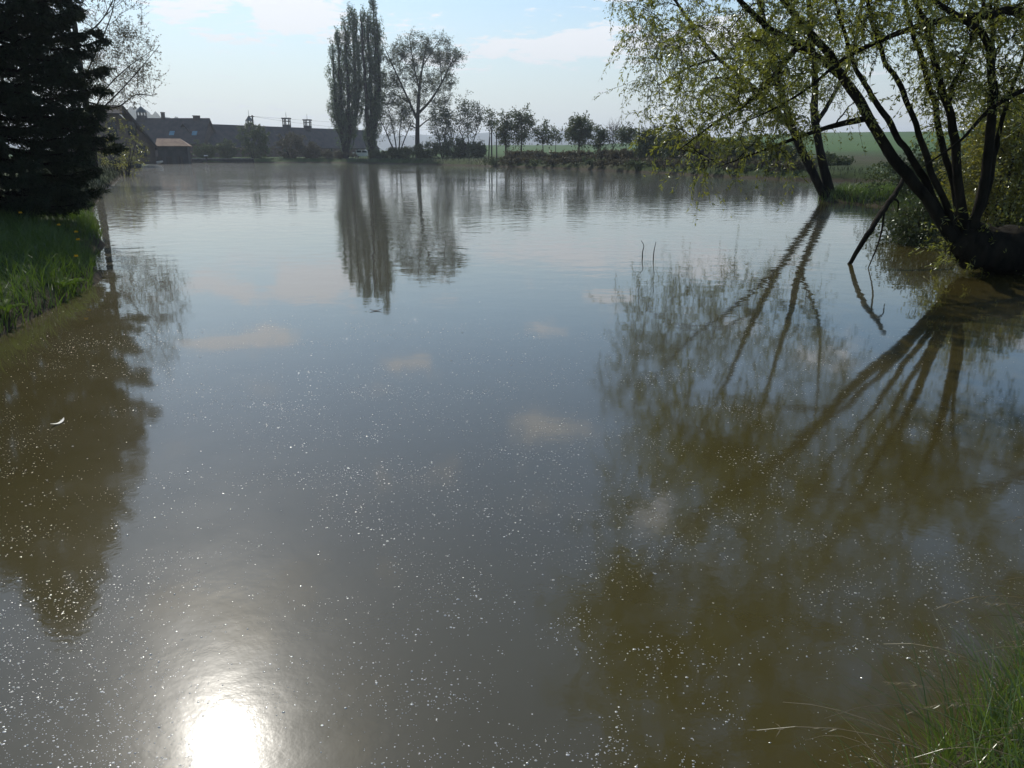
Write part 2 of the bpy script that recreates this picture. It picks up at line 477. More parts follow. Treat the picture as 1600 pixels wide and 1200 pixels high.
# far wooded hills
def build_hills():
    m = solid('hill_forest', (.018, .03, .014), (.035, .05, .02), .01, .95)
    g = Geo()
    def ridge(az0, az1, r, depth, hfun, n=160, k=9):
        az = np.linspace(az0, az1, n); rows = []
        for j in range(k + 1):
            f = j / k
            rr = r + (f - .5) * 2 * depth
            prof = math.sin(math.pi * f) ** 1.2 if 0 < f < 1 else 0
            h = hfun(az) * prof
            if 0 < f < 1: h = h + prof * rng.normal(size=n) * 2.2
            rows.append(np.stack([az * rr, np.full(n, rr), h + 1.0 - (3 if f in (0, 1) else 0)], -1))
        V = np.array(rows).reshape(-1, 3)
        i = np.arange(k)[:, None] * n; q = np.arange(n - 1)[None, :]
        g.add(V, np.stack([i + q, i + q + 1, i + n + q + 1, i + n + q], -1).reshape(-1, 4))
    ridge(-.95, .95, 2300, 500, lambda a: 46 + 10 * np.sin(a * 7 + 1) + 7 * np.sin(a * 19) + 9 * np.exp(-((a + .08) / .1) ** 2))
    ridge(-.75, -.28, 900, 220, lambda a: 40 * np.exp(-((a + .47) / .05) ** 2) + 22 * np.exp(-((a + .40) / .05) ** 2) + 5 + 2 * np.sin(a * 60), 140)
    tag(g.build('hills', m), kind='structure')
build_hills()

# ------------------------------------------------------------------ trees
def twig_cloud(gw, gl, S0, D0, L, droop, nleaf, leafL, leafW, rad=.004, jit=.03, wood=True, spread=.9, nseg=5, sides=3, start=.12):
    """twigs (start, direction, length) that sag by droop and carry leaves along their length"""
    m = len(S0)
    if m == 0: return
    t = np.linspace(0, 1, nseg)[None, :, None]
    L = np.broadcast_to(L, (m,))[:, None, None]
    D0 = unit(D0)
    wv = rng.normal(size=(m, 1, 3)) * .12
    P = S0[:, None] + D0[:, None] * L * t + np.array([0, 0, -1.]) * L * droop * t ** 2 + wv * L * np.sin(t * 3.1)
    if wood:
        R = rad * (1.15 - t[..., 0]) * np.ones((m, nseg))
        tubes(gw, P, R, sides)
    k = max(1, int(nleaf))
    tt = start + (1 - start) * rng.random((m, k))
    f = tt * (nseg - 1); i = np.minimum(f.astype(int), nseg - 2); fr = (f - i)[..., None]
    ar = np.arange(m)[:, None]
    A, B = P[ar, i], P[ar, i + 1]
    C = A + (B - A) * fr + rng.normal(size=(m, k, 3)) * jit
    D = unit(B - A) * .8 + rng.normal(size=(m, k, 3)) * spread + np.array([0, 0, -.25])
    ll = leafL * (.65 + .7 * rng.random(m * k)); lw = leafW * (.7 + .6 * rng.random(m * k))
    leaves(gl, C.reshape(-1, 3), D.reshape(-1, 3), ll, lw)

def limbs(gw, stems, targets, lift=.25, rmax=.05, rk=.012, sides=5, nseg=9, up_pen=.5, thin=.004, slope=0.0, joinp=.7):
    """grow a limb from the best skeleton point to every target; returns limb polylines"""
    skel = [np.concatenate(([p for p, r in stems]))]
    srad = [np.concatenate(([r for p, r in stems]))]
    SK, SR = skel[0], srad[0]
    order = np.argsort([np.min(np.linalg.norm(SK - T, axis=1)) for T in targets])
    lines = []
    for j in order:
        T = targets[j]
        v = T - SK
        hd = np.linalg.norm(v[:, :2], axis=1)
        cost = np.linalg.norm(v, axis=1) + up_pen * np.maximum(0, -(v[:, 2]) + slope * hd) + rng.random(len(SK)) * .15 * np.median(hd)
        b = int(np.argmin(cost)); s = SK[b]
        d = np.linalg.norm(T - s)
        if d < .05: continue
        c = s + (T - s) * .5 + np.array([0, 0, lift * d]) + rng.normal(size=3) * .08 * d
        t = np.linspace(0, 1, nseg)[:, None]
        P = (1 - t) ** 2 * s + 2 * t * (1 - t) * c + t ** 2 * T
        P[1:-1] += rng.normal(size=(nseg - 2, 3)) * .018 * d
        r0 = min(SR[b] * .7, rmax, thin + rk * d)
        R = np.linspace(r0, thin * .8, nseg)
        tubes(gw, P, R, sides)
        lines.append((P, d))
        if rng.random() < joinp:
            SK = np.concatenate([SK, P[1:-1]]); SR = np.concatenate([SR, R[1:-1]])
    return lines

def twigs_from(lines, per_m, f0=.35, spread=.7, follow=.7, nmin=2):
    S0, D0 = [], []
    for P, d in lines:
        n = max(nmin, int(per_m * d * (1 - f0)))
        t = f0 + (1 - f0) * rng.random(n)
        f = t * (len(P) - 1); i = np.minimum(f.astype(int), len(P) - 2)
        A, B = P[i], P[i + 1]
        S0.append(A + (B - A) * (f - i)[:, None])
        D0.append(unit(B - A) * follow + rng.normal(size=(n, 3)) * spread)
    return np.concatenate(S0), np.concatenate(D0)

def make_tree(name, label, cat, base, stems, targets, leafmat, barkmat, twig=dict(), lim=dict(), tw=dict(), group=None, stem_sides=7, foliage='foliage'):
    root = thing(name, label, cat, base, group)
    gb, gl = Geo(), Geo()
    for k, (p, r) in enumerate(stems):
        gt = Geo(); tubes(gt, p, r, stem_sides)
        gt.build('trunk' if k == 0 else 'stem', barkmat, root)
    lines = limbs(gb, stems, targets, **lim)
    S0, D0 = twigs_from(lines, **tw)
    L = twig.pop('L')
    twig_cloud(gb, gl, S0, D0, L * (.55 + .9 * rng.random(len(S0))), **twig)
    gb.build('branches', barkmat, root, kind='stuff')
    gl.build('crown', leafmat, root, smooth=False, kind='stuff')
    return root

def simple_stem(x, y, H, r, lean=(0, 0), n=14, wig=.02, z0=None):
    z = gz(x, y) - .15 if z0 is None else z0
    t = np.linspace(0, 1, n)
    P = np.stack([x + lean[0] * t ** 1.4, y + lean[1] * t ** 1.4, z + (H + .15) * t], -1)
    P[1:, :2] += np.cumsum(rng.normal(size=(n - 1, 2)), 0) * wig * H / n
    return P, r * (1 - .88 * t)

def far_tree(name, label, px, ptop, Y, width_px, lo=.3, leafmat='tree_leaf', nt=60, dens=1.0, r=None, blobs=None, leaf=(.30, .19), bare=False, lift=.2, stems=1, group=None, cat='tree', lean=0, droop=.15):
    top = at(px, ptop, Y); x = at(px, 250, Y)[0]
    z0 = gz(x, Y); H = top[2] - z0
    s = Y / 1290.0
    w = width_px * s * .5
    sts = []
    for k in range(stems):
        lx = 0 if stems == 1 else (k - (stems - 1) / 2) * w * .9
        sts.append(simple_stem(x + (0 if stems == 1 else (k - (stems - 1) / 2) * .25), Y, H * (.9 if stems == 1 else .78), r or H * .016 + .03, (lx + lean * s, rng.normal() * .3), wig=.05))
    if blobs is None:
        cz = z0 + H * (lo + (1 - lo) * .52)
        T = ellipsoid_pts(nt, (0, 0, 0), (w * .95, w * .85, H * (1 - lo) * .5), .25) * (.72 + .42 * rng.random((nt, 1))) + np.array([x + lean * s * .6, Y, cz])
    else:
        T = []
        tot = sum(b[2] * b[3] for b in blobs)
        for bx, by, bw, bh in blobs:      # pixel centre, half sizes
            c = at(bx, by, Y)
            T.append(ellipsoid_pts(max(3, int(nt * bw * bh / tot)), c, (bw * s, max(bw, 8) * s * .9, bh * s), .3))
        T = np.concatenate(T)
    return make_tree(name, label, cat, (x, Y, z0), sts, T, M[leafmat], M['bark_far'],
                     twig=dict(L=.13 * H + .35, droop=droop, nleaf=(3 if bare else 17) * dens, leafL=leaf[0] * .85, leafW=leaf[1] * .8, rad=.018 if bare else .014, jit=.16, spread=1.0, nseg=4),
                     lim=dict(lift=lift, rmax=.11, rk=.018, sides=4, nseg=6, up_pen=1.2, thin=.02, slope=.9),
                     tw=dict(per_m=2.6 * (2.0 if bare else 1.0), f0=.25, spread=.75, follow=.8, nmin=3), group=group, stem_sides=6)

# ---- the big willow whose lying trunk reaches over the water on the right
def big_willow():
    Y0 = 10.8
    base = (7.6, 10.7, 0)
    st = []
    def stem(pts, r0, r1, dy=0.0, n=26):
        k = len(pts)
        P = [at(px, py, Y0 + dy * (i / (k - 1)) ** 1.2) for i, (px, py) in enumerate(pts)]
        p, r = smooth_line(P, np.linspace(r0, r1, k) * .8, n)
        p[2:] += np.cumsum(rng.normal(size=(n - 2, 3)), 0) * .010
        st.append((p, r))
    # lying trunk out of the right bank, and the upright trunk beside it
    lie, lr = smooth_line([(9.6, 11.3, .50), (8.6, 11.1, .32), (7.5, 10.9, .24), (6.75, 10.8, .30), (6.3, 10.78, .40), (6.12, 10.78, .50)], [.36, .34, .33, .33, .27, .15], 22)
    lr = lr * (1 + .06 * np.sin(np.arange(22) * 1.7))
    st.append((lie, lr))
    up_, ur = smooth_line([(7.9, 10.55, -.05), (7.85, 10.4, 1.2), (7.75, 10.1, 2.6), (7.6, 9.7, 4.2), (7.2, 9.3, 6.0), (6.7, 8.9, 8.4)], [.30, .21, .18, .15, .11, .04], 26)
    st.append((up_, ur))
    stem([(1492, 378), (1440, 302), (1396, 246), (1352, 172), (1318, 122), (1296, 88), (1258, 42), (1215, -20), (1160, -110)], .105, .04, .9)
    stem([(1318, 122), (1270, 86), (1240, 66), (1190, 36), (1150, 2), (1105, -70), (1060, -160)], .062, .025, -.9)
    stem([(1496, 376), (1446, 282), (1404, 212), (1366, 152), (1340, 108), (1322, 50), (1300, -40)], .066, .026, 1.4)
    stem([(1500, 374), (1462, 282), (1432, 206), (1402, 142), (1376, 82), (1356, 24), (1340, -60)], .058, .024, .3)
    stem([(1505, 372), (1484, 286), (1458, 202), (1434, 122), (1412, 52), (1400, -10), (1380, -140)], .062, .026, 1.2)
    stem([(1509, 374), (1500, 286), (1492, 196), (1476, 142), (1456, 62), (1438, 14), (1420, -90)], .085, .026, -.6)
    stem([(1482, 160), (1500, 116), (1524, 58), (1546, -5), (1570, -110)], .040, .02, .3)
    stem([(1513, 374), (1536, 290), (1548, 196), (1550, 112), (1536, 64), (1492, 24), (1446, -8), (1380, -90)], .085, .024, -1.0)
    stem([(1548, 190), (1552, 90), (1546, 10), (1555, -120)], .05, .02, .8)
    stem([(1516, 372), (1546, 292), (1562, 206), (1600, 100), (1660, -20)], .055, .02, .5)
    # long branch crossing from the upright trunk down to the left
    P = [up_[10], at(1600, 22, 10.3), at(1545, 24, 10.2), at(1480, 30, 10.0), at(1420, 46, 9.9), at(1370, 66, 9.8), at(1318, 92, 9.7), at(1262, 138, 9.6), at(1205, 172, 9.5), at(1150, 196, 9.4)]
    p, r = smooth_line(P, np.linspace(.055, .005, len(P)), 30); st.append((p, r))
    P = [up_[11], at(1580, 150, 10.1), at(1500, 220, 10.0), at(1440, 262, 9.9)]
    p, r = smooth_line(P, np.linspace(.04, .005, 4), 16); st.append((p, r))
    # lower outreaching boughs carrying the curtain of leaves on the left
    P = [st[3][0][8], at(1180, 150, 10.2), at(1120, 190, 9.8), at(1060, 235, 9.5)]
    p, r = smooth_line(P, [.04, .028, .016, .004], 16); st.append((p, r))
    P = [st[2][0][9], at(1290, 200, 10.6), at(1200, 232, 10.2), at(1120, 262, 9.9)]
    p, r = smooth_line(P, [.045, .03, .016, .004], 16); st.append((p, r))
    T = [ellipsoid_pts(330, (5.5, 9.8, 5.9), (4.9, 4.2, 3.1), .25),
         ellipsoid_pts(90, (2.9, 9.9, 3.5), (2.1, 2.2, 1.3), .2),
         ellipsoid_pts(44, (4.3, 10.3, 2.9), (2.2, 1.5, .8), .1),
         ellipsoid_pts(70, (7.0, 11.4, 3.0), (1.9, 1.1, .9), .1),
         ellipsoid_pts(80, (5.0, 11.8, 3.3), (2.6, .9, 1.0), .1),
         ellipsoid_pts(42, (2.6, 9.7, 1.9), (.95, .8, .5), .1),
         ellipsoid_pts(40, (6.6, 10.8, 2.7), (1.6, 1.3, 1.0), .1),
         ellipsoid_pts(150, (4.4, 6.2, 6.3), (3.3, 2.8, 1.7), .25)]
    T = np.concatenate(T)
    root = thing('willow_tree', 'many-stemmed dark willow leaning over the pond from its lying trunk', 'tree', base)
    gb, gl = Geo(), Geo()
    for k, (p, r) in enumerate(st):
        g = Geo(); rough_tube(g, p, r, 24 if k < 2 else 14, .11 if k < 2 else .07)
        g.build('trunk' if k < 2 else 'stem', M['bark'], root)
    lines = limbs(gb, st[1:], T, lift=.22, rmax=.045, rk=.011, sides=5, nseg=9, up_pen=.7, thin=.005, slope=.4)
    S0, D0 = twigs_from(lines, 12, .15, .7, .75, 5)
    twig_cloud(gb, gl, S0, D0, .42 * (.5 + rng.random(len(S0))), .5, 25, .058, .018, .0035, .012, spread=.7)
    # leafy top of the crown
    TH = np.concatenate([ellipsoid_pts(170, (5.2, 9.4, 6.9), (4.4, 3.8, 2.0), .1), ellipsoid_pts(150, (4.3, 6.6, 6.4), (3.2, 2.8, 1.5), .1), ellipsoid_pts(50, (2.4, 9.3, 4.7), (1.6, 1.8, .7), .1)])
    lines = limbs(gb, st[1:], TH, lift=.15, rmax=.035, rk=.009, sides=4, nseg=7, up_pen=.9, thin=.005, slope=.6)
    S2, D2 = twigs_from(lines, 8, .1, .8, .7, 6)
    twig_cloud(gb, gl, S2, D2, .5 * (.5 + rng.random(len(S2))), .6, 20, .085, .030, .004, .03, spread=.8, nseg=4)
    # sprouts on the lower trunk
    m = 110
    i = rng.integers(0, 22, m)
    S1 = lie[i] + rng.normal(size=(m, 3)) * np.array([.15, .22, .2])
    twig_cloud(gb, gl, S1, rng.normal(size=(m, 3)) + np.array([-.5, -.3, .7]), .5 * (.5 + rng.random(m)), .5, 16, .065, .018, .0035, .015)
    gb.build('branches', M['bark'], root, kind='stuff')
    gl.build('crown', M['willow_leaf'], root, smooth=False, kind='stuff')
big_willow()

# ---- twin-stemmed willow on the promontory
def twin_willow():
    Y0 = 28.0
    st = []
    def stem(pts, r0, r1, dy, n=24):
        P = [at(px, py, Y0 + dy * i / (len(pts) - 1)) for i, (px, py) in enumerate(pts)]
        if len(st) < 2: P[0][2] = .0
        p, r = smooth_line(P, np.linspace(r0, r1, len(pts)), n)
        p[2:] += np.cumsum(rng.normal(size=(n - 2, 3)), 0) * .012
        st.append((p, r))
    stem([(1291, 316), (1268, 262), (1238, 202), (1216, 132), (1200, 62), (1180, -20), (1150, -110), (1120, -190)], .155, .04, -1)
    stem([(1299, 316), (1285, 246), (1276, 182), (1276, 112), (1268, 40), (1262, -60), (1250, -200)], .165, .045, .6)
    stem([(1278, 190), (1300, 150), (1330, 90), (1350, 0), (1365, -110)], .08, .03, .8)
    stem([(1238, 202), (1180, 140), (1110, 80), (1060, 10), (1020, -60)], .08, .03, -1)
    stem([(1216, 132), (1160, 96), (1090, 100), (1030, 130)], .06, .02, -.6)
    T = np.concatenate([ellipsoid_pts(200, (8.0, 27.5, 7.2), (4.9, 4.2, 4.2), .3), ellipsoid_pts(60, (5.6, 27.3, 4.8), (2.3, 2.6, 2.4), .2),
                        ellipsoid_pts(30, (9.5, 28, 3.6), (2.6, 2.2, 1.3), .2)])
    root = thing('willow_tree', 'forked two-trunk willow on the grassy point beside open water', 'tree', (10.9, 28.1, 0))
    gb, gl = Geo(), Geo()
    for k, (p, r) in enumerate(st):
        g = Geo(); rough_tube(g, p, r, 14, .08, 3); g.build('trunk' if k < 2 else 'stem', M['bark'], root)
    lines = limbs(gb, st, T, lift=.2, rmax=.07, rk=.012, sides=4, nseg=8, up_pen=.8, thin=.007, slope=.4)
    S0, D0 = twigs_from(lines, 7, .2, .6, .7, 5)
    twig_cloud(gb, gl, S0, D0, .75 * (.5 + rng.random(len(S0))), .75, 22, .095, .034, .006, .03, spread=.7)
    gb.build('branches', M['bark'], root, kind='stuff')
    gl.build('crown', M['willow_leaf_far'], root, smooth=False, kind='stuff')
twin_willow()

# ---- dark spruce on the left bank
def spruce():
    x, y = -9.6, 14.6
    H = 8.2
    z0 = gz(x, y)
    root = thing('spruce_tree', 'tall dark spruce with drooping tiers on the left bank', 'tree', (x, y, z0))
    gt, gb, gl = Geo(), Geo(), Geo()
    P, R = simple_stem(x, y, H, .19, wig=.004); tubes(gt, P, R, 9)
    gt.build('trunk', M['bark'], root)
    BP, BR, S0, D0, LL = [], [], [], [], []
    z = .35
    while z < H - .1:
        f = z / H
        Rz = 2.08 * min(1.0, ((1 - f) / .58) ** .85) * (.75 + .25 * min(1, z / 1.2))
        n = 8 if f < .7 else 6
        a0 = rng.random() * 6.28
        for k in range(n):
            a = a0 + k * 2 * math.pi / n + rng.normal() * .16
            L = max(.15, Rz * (.78 + .34 * rng.random()))
            d = np.array([math.cos(a), math.sin(a), 0])
            t = np.linspace(0, 1, 9)
            dr = (.10 - .32 * (1 - f))
            zz_ = z0 + z + L * (dr * t + (.16 if f < .8 else .0) * t ** 3 * 1.0)
            p = np.stack([x + d[0] * L * t, y + d[1] * L * t, zz_], -1)
            p[1:] += rng.normal(size=(8, 3)) * .012 * L
            BP.append(p); BR.append(np.linspace(.012 + .012 * L, .004, 9))
            m = int(24 * L) + 6
            tt = .12 + .88 * np.sqrt(rng.random(m))
            i = np.minimum((tt * 8).astype(int), 7)
            A, B = p[i], p[i + 1]
            sgn = np.where(rng.random(m) < .5, 1, -1)[:, None]
            side = np.array([-d[1], d[0], 0]) * sgn
            S0.append(A + (B - A) * (tt * 8 - i)[:, None])
            D0.append(d * .8 + side * .75 + rng.normal(size=(m, 3)) * .18 + np.array([0, 0, -.22]))
            LL.append((.18 + .42 * (1 - tt)) * min(1.0, .35 + L * .35))
            S0.append(p[-2:-1]); D0.append((p[-1] - p[-2])[None] ); LL.append(np.array([.22]))
        z += .19 if f < .75 else .19
    tubes(gb, np.array(BP), np.array(BR), 4)
    S0, D0, LL = np.concatenate(S0), np.concatenate(D0), np.concatenate(LL)
    twig_cloud(gb, gl, S0, D0, LL, .12, 30, .08, .022, .0045, .010, spread=.55, nseg=4, start=0)
    gb.build('branches', M['bark'], root, kind='stuff')
    gl.build('needles', M['needle'], root, smooth=False, kind='stuff')
spruce()

# ---- airy budding tree behind the spruce
def budding_tree():
    Y = 45.0
    x = at(138, 200, Y)[0]
    st = []
    p, r = simple_stem(x, Y, 13.0, .24, wig=.02); st.append((p, r))
    for (pts) in ([(138, 175), (165, 140), (200, 105), (238, 78)], [(138, 178), (180, 150), (215, 112), (250, 70)], [(137, 120), (155, 70), (175, 20), (185, -40)], [(138, 160), (180, 168), (212, 148), (238, 150)],
                  [(138, 100), (120, 40), (105, -20)], [(138, 80), (160, 30), (190, -30)], [(138, 180), (100, 130), (70, 90)]):
        P = [at(a, b, Y + rng.normal() * .8) for a, b in pts]; P[0] = p[np.argmin(abs(p[:, 2] - P[0][2]))]
        st.append(smooth_line(P, np.linspace(.05, .012, len(P)), 14))
    T = np.concatenate([ellipsoid_pts(150, (x + .4, Y, 8.0), (3.3, 3.2, 4.6), .4), ellipsoid_pts(140, at(190, 105, Y), (2.1, 2, 2.3), .1)])
    root = thing('budding_tree', 'airy tree with bare twigs and small buds behind the spruce', 'tree', (x, Y, gz(x, Y)))
    gt, gb, gl = Geo(), Geo(), Geo()
    for k, (p, r) in enumerate(st):
        gt = Geo(); tubes(gt, p, r, 7); gt.build('trunk' if k == 0 else 'stem', M['bark'], root)
    lines = limbs(gb, st, T, lift=.02, rmax=.04, rk=.01, sides=4, nseg=7, up_pen=1.2, thin=.008, slope=.8)
    S0, D0 = twigs_from(lines, 6, .15, .55, .8, 4)
    twig_cloud(gb, gl, S0, D0, .7 * (.5 + rng.random(len(S0))), -.15, 9, .09, .05, .006, .03, nseg=4)
    gb.build('branches', M['bark'], root, kind='stuff'); gl.build('crown', M['bud'], root, smooth=False, kind='stuff')
budding_tree()

# ---- poplars, big pale willow and the row of trees on the far bank
def poplar(label, bpx, columns, Y):
    x = at(bpx, 250, Y)[0]; z0 = gz(x, Y)
    root = thing('poplar_tree', label, 'tree', (x, Y, z0))
    gt, gb, gl = Geo(), Geo(), Geo()
    for (cx, top, bot, hw) in columns:
        t_ = at(cx, top, Y); H = t_[2] - z0; s = Y / 1300.
        tz = np.linspace(0, 1, 16)
        p = np.stack([x + (t_[0] - x) * np.minimum(1, tz * 2.2) ** 1.3, np.full(16, Y) + (rng.normal() * .5) * tz, z0 - .2 + (H + .1) * tz], -1)
        p[1:-1, :2] += rng.normal(size=(14, 2)) * .08
        gt = Geo(); tubes(gt, p, .46 * (1 - tz) ** .8 + .03, 8); gt.build('stem', M['bark_far'], root)
        zb = at(cx, bot, Y)[2]; zt = t_[2]
        n = int(hw * 7)
        f = rng.random(n) ** .9
        w = hw * s * np.clip(np.minimum(1.0, (1 - f) * 2.6 + .16), 0, 1) * np.minimum(1, .78 + f * 1.0)
        a = rng.random(n) * 6.283; q = np.sqrt(rng.random(n))
        T = np.stack([np.interp(zb + (zt - zb) * f, p[:, 2], p[:, 0]) + np.cos(a) * w * q, Y + np.sin(a) * w * q * 1.1, zb + (zt - zb) * f], -1)
        lines = limbs(gb, [(p, .4 * (1 - tz) + .05)], T, lift=-.05, rmax=.09, rk=.018, sides=4, nseg=6, up_pen=3, thin=.015, slope=3.2, joinp=.3)
        S0, D0 = twigs_from(lines, 2.2, .3, .28, .6, 3)
        D0 = D0 + np.array([0, 0, .9])
        twig_cloud(gb, gl, S0, D0, 1.35 * (.5 + rng.random(len(S0))), -.1, 15, .25, .16, .014, .13, spread=1.1, nseg=4)
    gb.build('branches', M['bark_far'], root, kind='stuff'); gl.build('crown', M['poplar_leaf'], root, smooth=False, kind='stuff')
poplar('broad columnar poplar with stepped top on the far bank', 541, [(518, 66, 228, 13), (527, 48, 226, 14), (539, 34, 226, 14), (548, 14, 226, 15), (555, 28, 226, 13)], 149)
poplar('tallest columnar poplar beside the wide pale willow', 580, [(566, 16, 226, 13), (574, 26, 228, 13), (582, 0, 226, 16), (588, 22, 226, 12)], 148)

def pale_willow():
    Y = 146.0; sc = Y / 1290.
    x = at(653, 250, Y)[0]; z0 = gz(x, Y)
    st = []
    for pts, r0, r1 in (([(653, 256), (652, 215), (653, 175), (655, 140), (660, 105), (668, 62)], .5, .07), ([(653, 190), (640, 160), (624, 125), (608, 90), (600, 72)], .24, .05), ([(653, 178), (672, 158), (690, 130), (702, 105), (712, 84)], .26, .05),
                        ([(655, 140), (648, 110), (642, 75), (640, 58)], .16, .04), ([(640, 160), (622, 150), (606, 138)], .12, .04), ([(690, 130), (688, 100), (684, 70)], .12, .04), ([(660, 105), (672, 85), (688, 60)], .12, .04), ([(653, 200), (665, 190), (690, 172), (704, 150)], .14, .04)):
        st.append(smooth_line([at(a_, b_, Y + rng.normal() * .4) for a_, b_ in pts], np.linspace(r0, r1, len(pts)), 16))
    T = np.concatenate([ellipsoid_pts(k, at(cx, cy, Y), (hw * sc, max(hw, 10) * sc, hh * sc), .2) for cx, cy, hw, hh, k in
                        ((618, 88, 20, 26, 40), (650, 78, 22, 26, 46), (682, 74, 20, 22, 40), (706, 92, 18, 16, 30), (640, 120, 34, 20, 46), (684, 125, 30, 22, 46), (610, 130, 14, 18, 18), (625, 160, 20, 16, 20), (690, 158, 18, 12, 16), (655, 150, 20, 14, 16), (632, 185, 24, 14, 20), (684, 182, 22, 12, 16))])
    make_tree('willow_tree', 'tall spreading pale willow next to the columnar poplars', 'tree', (x, Y, z0), st, T, M['spring_leaf'], M['bark_far'],
              twig=dict(L=1.3, droop=.05, nleaf=14, leafL=.25, leafW=.12, rad=.016, jit=.16, spread=1.0, nseg=4),
              lim=dict(lift=-.03, rmax=.09, rk=.018, sides=4, nseg=6, up_pen=1.2, thin=.018, slope=.7), tw=dict(per_m=3.4, f0=.15, spread=.75, follow=.8, nmin=5))
pale_willow()
far_tree('slender_tree', 'slender many-stemmed tree between tall poplar and spreading willow', 622, 135, 143, 56, lo=.25, nt=70, dens=.8, leafmat='spring_leaf', stems=4, r=.16, leaf=(.28, .15))
far_tree('alder_tree', 'leafy alder just right of the spreading willow', 692, 162, 138, 44, lo=.2, nt=60, stems=2, r=.14)
far_tree('alder_tree', 'alder with thin crown at the thicket edge by the wooden poles', 733, 150, 134, 52, lo=.3, nt=70, dens=.8, stems=3, r=.12)
far_tree('alder_tree', 'narrow sapling rising beside the bare wooden poles', 764, 167, 130, 20, lo=.45, nt=22, dens=.8, lean=6, r=.10)
far_tree('bank_tree', 'dark dense tree of the pair right of the wooden poles', 790, 174, 116, 26, lo=.25, nt=46, r=.14)
far_tree('bank_tree', 'fuller tree of the pair right of the wooden poles', 814, 170, 115, 36, lo=.3, nt=60, r=.15)
far_tree('bank_tree', 'small see-through tree between dense pair and round-crowned tree', 848, 194, 112, 28, lo=.4, nt=34, dens=.7, r=.09)
far_tree('bank_tree', 'thinnest sapling left of the round-crowned tree', 868, 202, 110, 14, lo=.55, nt=12, dens=.6, r=.06)
far_tree('bank_tree', 'round-crowned tree with clear trunk alone on the far bank', 904, 181, 102, 44, lo=.33, nt=80, dens=.95, r=.15)
far_tree('bank_tree', 'small leaning bushy tree right of the round-crowned tree', 935, 200, 98, 20, lo=.3, nt=26, r=.08)
far_tree('bare_tree', 'leafless tree with fine upright twigs on the far bank', 957, 188, 96, 24, lo=.3, nt=60, dens=.5, leafmat='bud', bare=True, r=.08, leaf=(.1, .05), lift=-.08, droop=-.2)
far_tree('bank_tree', 'small mushroom-crowned tree by the leafless tree', 978, 195, 93, 22, lo=.5, nt=24, r=.07)

def bush(name, label, px, ptop, Y, wpx, leafmat='bush_leaf', n=60, leaf=(.22, .14), cat='bush', dens=1.0, group=None, base_y=None, twigL=.5, depth=.8):
    top = at(px, ptop, Y); x = top[0]; z0 = gz(x, Y) if base_y is None else base_y
    H = top[2] - z0; s = Y / 1260.; w = wpx * s * .5
    sts = []
    for k in range(6):
        a = k * 1.05 + rng.random()
        sts.append(simple_stem(x + math.cos(a) * w * .15, Y + math.sin(a) * w * .15, H * (.55 + .25 * rng.random()), .02 + .012 * H, (math.cos(a) * w * .45, math.sin(a) * w * .45), 8, z0=z0 - .05))
    T = ellipsoid_pts(n, (x, Y, z0 + H * .5), (w * .95, w * depth, H * .5), .35)
    # uneven outline
    T = (T - [x, Y, z0 + H * .45]) * (.7 + .5 * rng.random((n, 1))) + [x, Y, z0 + H * .45]
    T[:, 2] += (rng.random(n) - .6) * .25 * H
    T[:, 2] = np.maximum(T[:, 2], z0 + .05)
    k = max(.35, Y / 100.)
    return make_tree(name, label, cat, (x, Y, z0), sts, T, M[leafmat], M['bark_far'],
                     twig=dict(L=twigL * (.4 + .18 * H), droop=.2, nleaf=18 * dens, leafL=leaf[0], leafW=leaf[1], rad=.008 * k, jit=.10 * k, spread=1.0, nseg=4),
                     lim=dict(lift=.1, rmax=.05, rk=.012, sides=4, nseg=5, up_pen=1.0, thin=.008 * k, slope=.3),
                     tw=dict(per_m=3.2, f0=.1, spread=.9, follow=.6, nmin=4), group=group, stem_sides=5)
bush('bush', 'low green bush beside the shed with red-brown roof', 318, 222, 150, 40)
bush('bush', 'low yellowish bush next to the tall far bush', 352, 218, 151, 34)
bush('bush', 'tall dark bush under the utility pole before the long barn', 393, 192, 152, 50, n=90, leaf=(.26, .17))
bush('bush', 'tan twiggy bush before the long barn, left of poplars', 452, 206, 152, 52, 'bush_brown', n=90)
bush('bush', 'low tan bush against the poplar trunks', 487, 224, 151, 36, 'bush_brown')
bush('hedge', 'low reddish hedge around the poplar trunks', 528, 236, 150, 60, 'bush_brown', n=70, cat='hedge')
bush('bush', 'dark undergrowth bush at the tallest poplar foot', 592, 234, 146, 40)
bush('bush', 'dark undergrowth bush below the slender many-stemmed tree', 626, 228, 142, 50, n=70)
bush('bush', 'dark undergrowth bush below the spreading willow', 668, 222, 139, 56, n=80)
bush('bush', 'dense thicket bush under the alders', 712, 214, 135, 60, n=100)
bush('bush', 'low dark thicket bush left of the wooden poles', 745, 222, 131, 34)
bush('bush', 'brownish low scrub at the foot of the dense tree pair', 822, 236, 106, 90, 'bush_brown', n=110)
bush('bush', 'brownish low scrub below the round-crowned tree', 895, 237, 94, 90, 'bush_brown', n=120)
bush('bush', 'brownish low scrub below the leafless tree', 968, 234, 85, 84, 'bush_brown', n=120)
bush('bush', 'round green bush at the end of the far tree row', 1018, 196, 82, 52, 'tree_leaf', n=110, leaf=(.20, .13))
bush('bush', 'bright green upright bush beside the round green bush', 1052, 202, 77, 34, 'bush_leaf', n=80, leaf=(.18, .12))
bush('bush', 'wide hedgerow bush seen through the hanging willow twigs', 1100, 206, 72, 76, 'bush_brown', n=110, leaf=(.17, .11))
bush('bush', 'green hedgerow bush left of the forked willow', 1160, 214, 66, 70, 'tree_leaf', n=110, leaf=(.16, .1))
bush('bush', 'dark hedgerow bush behind the forked willow trunks', 1222, 222, 61, 66, 'tree_leaf', n=100, leaf=(.15, .1))
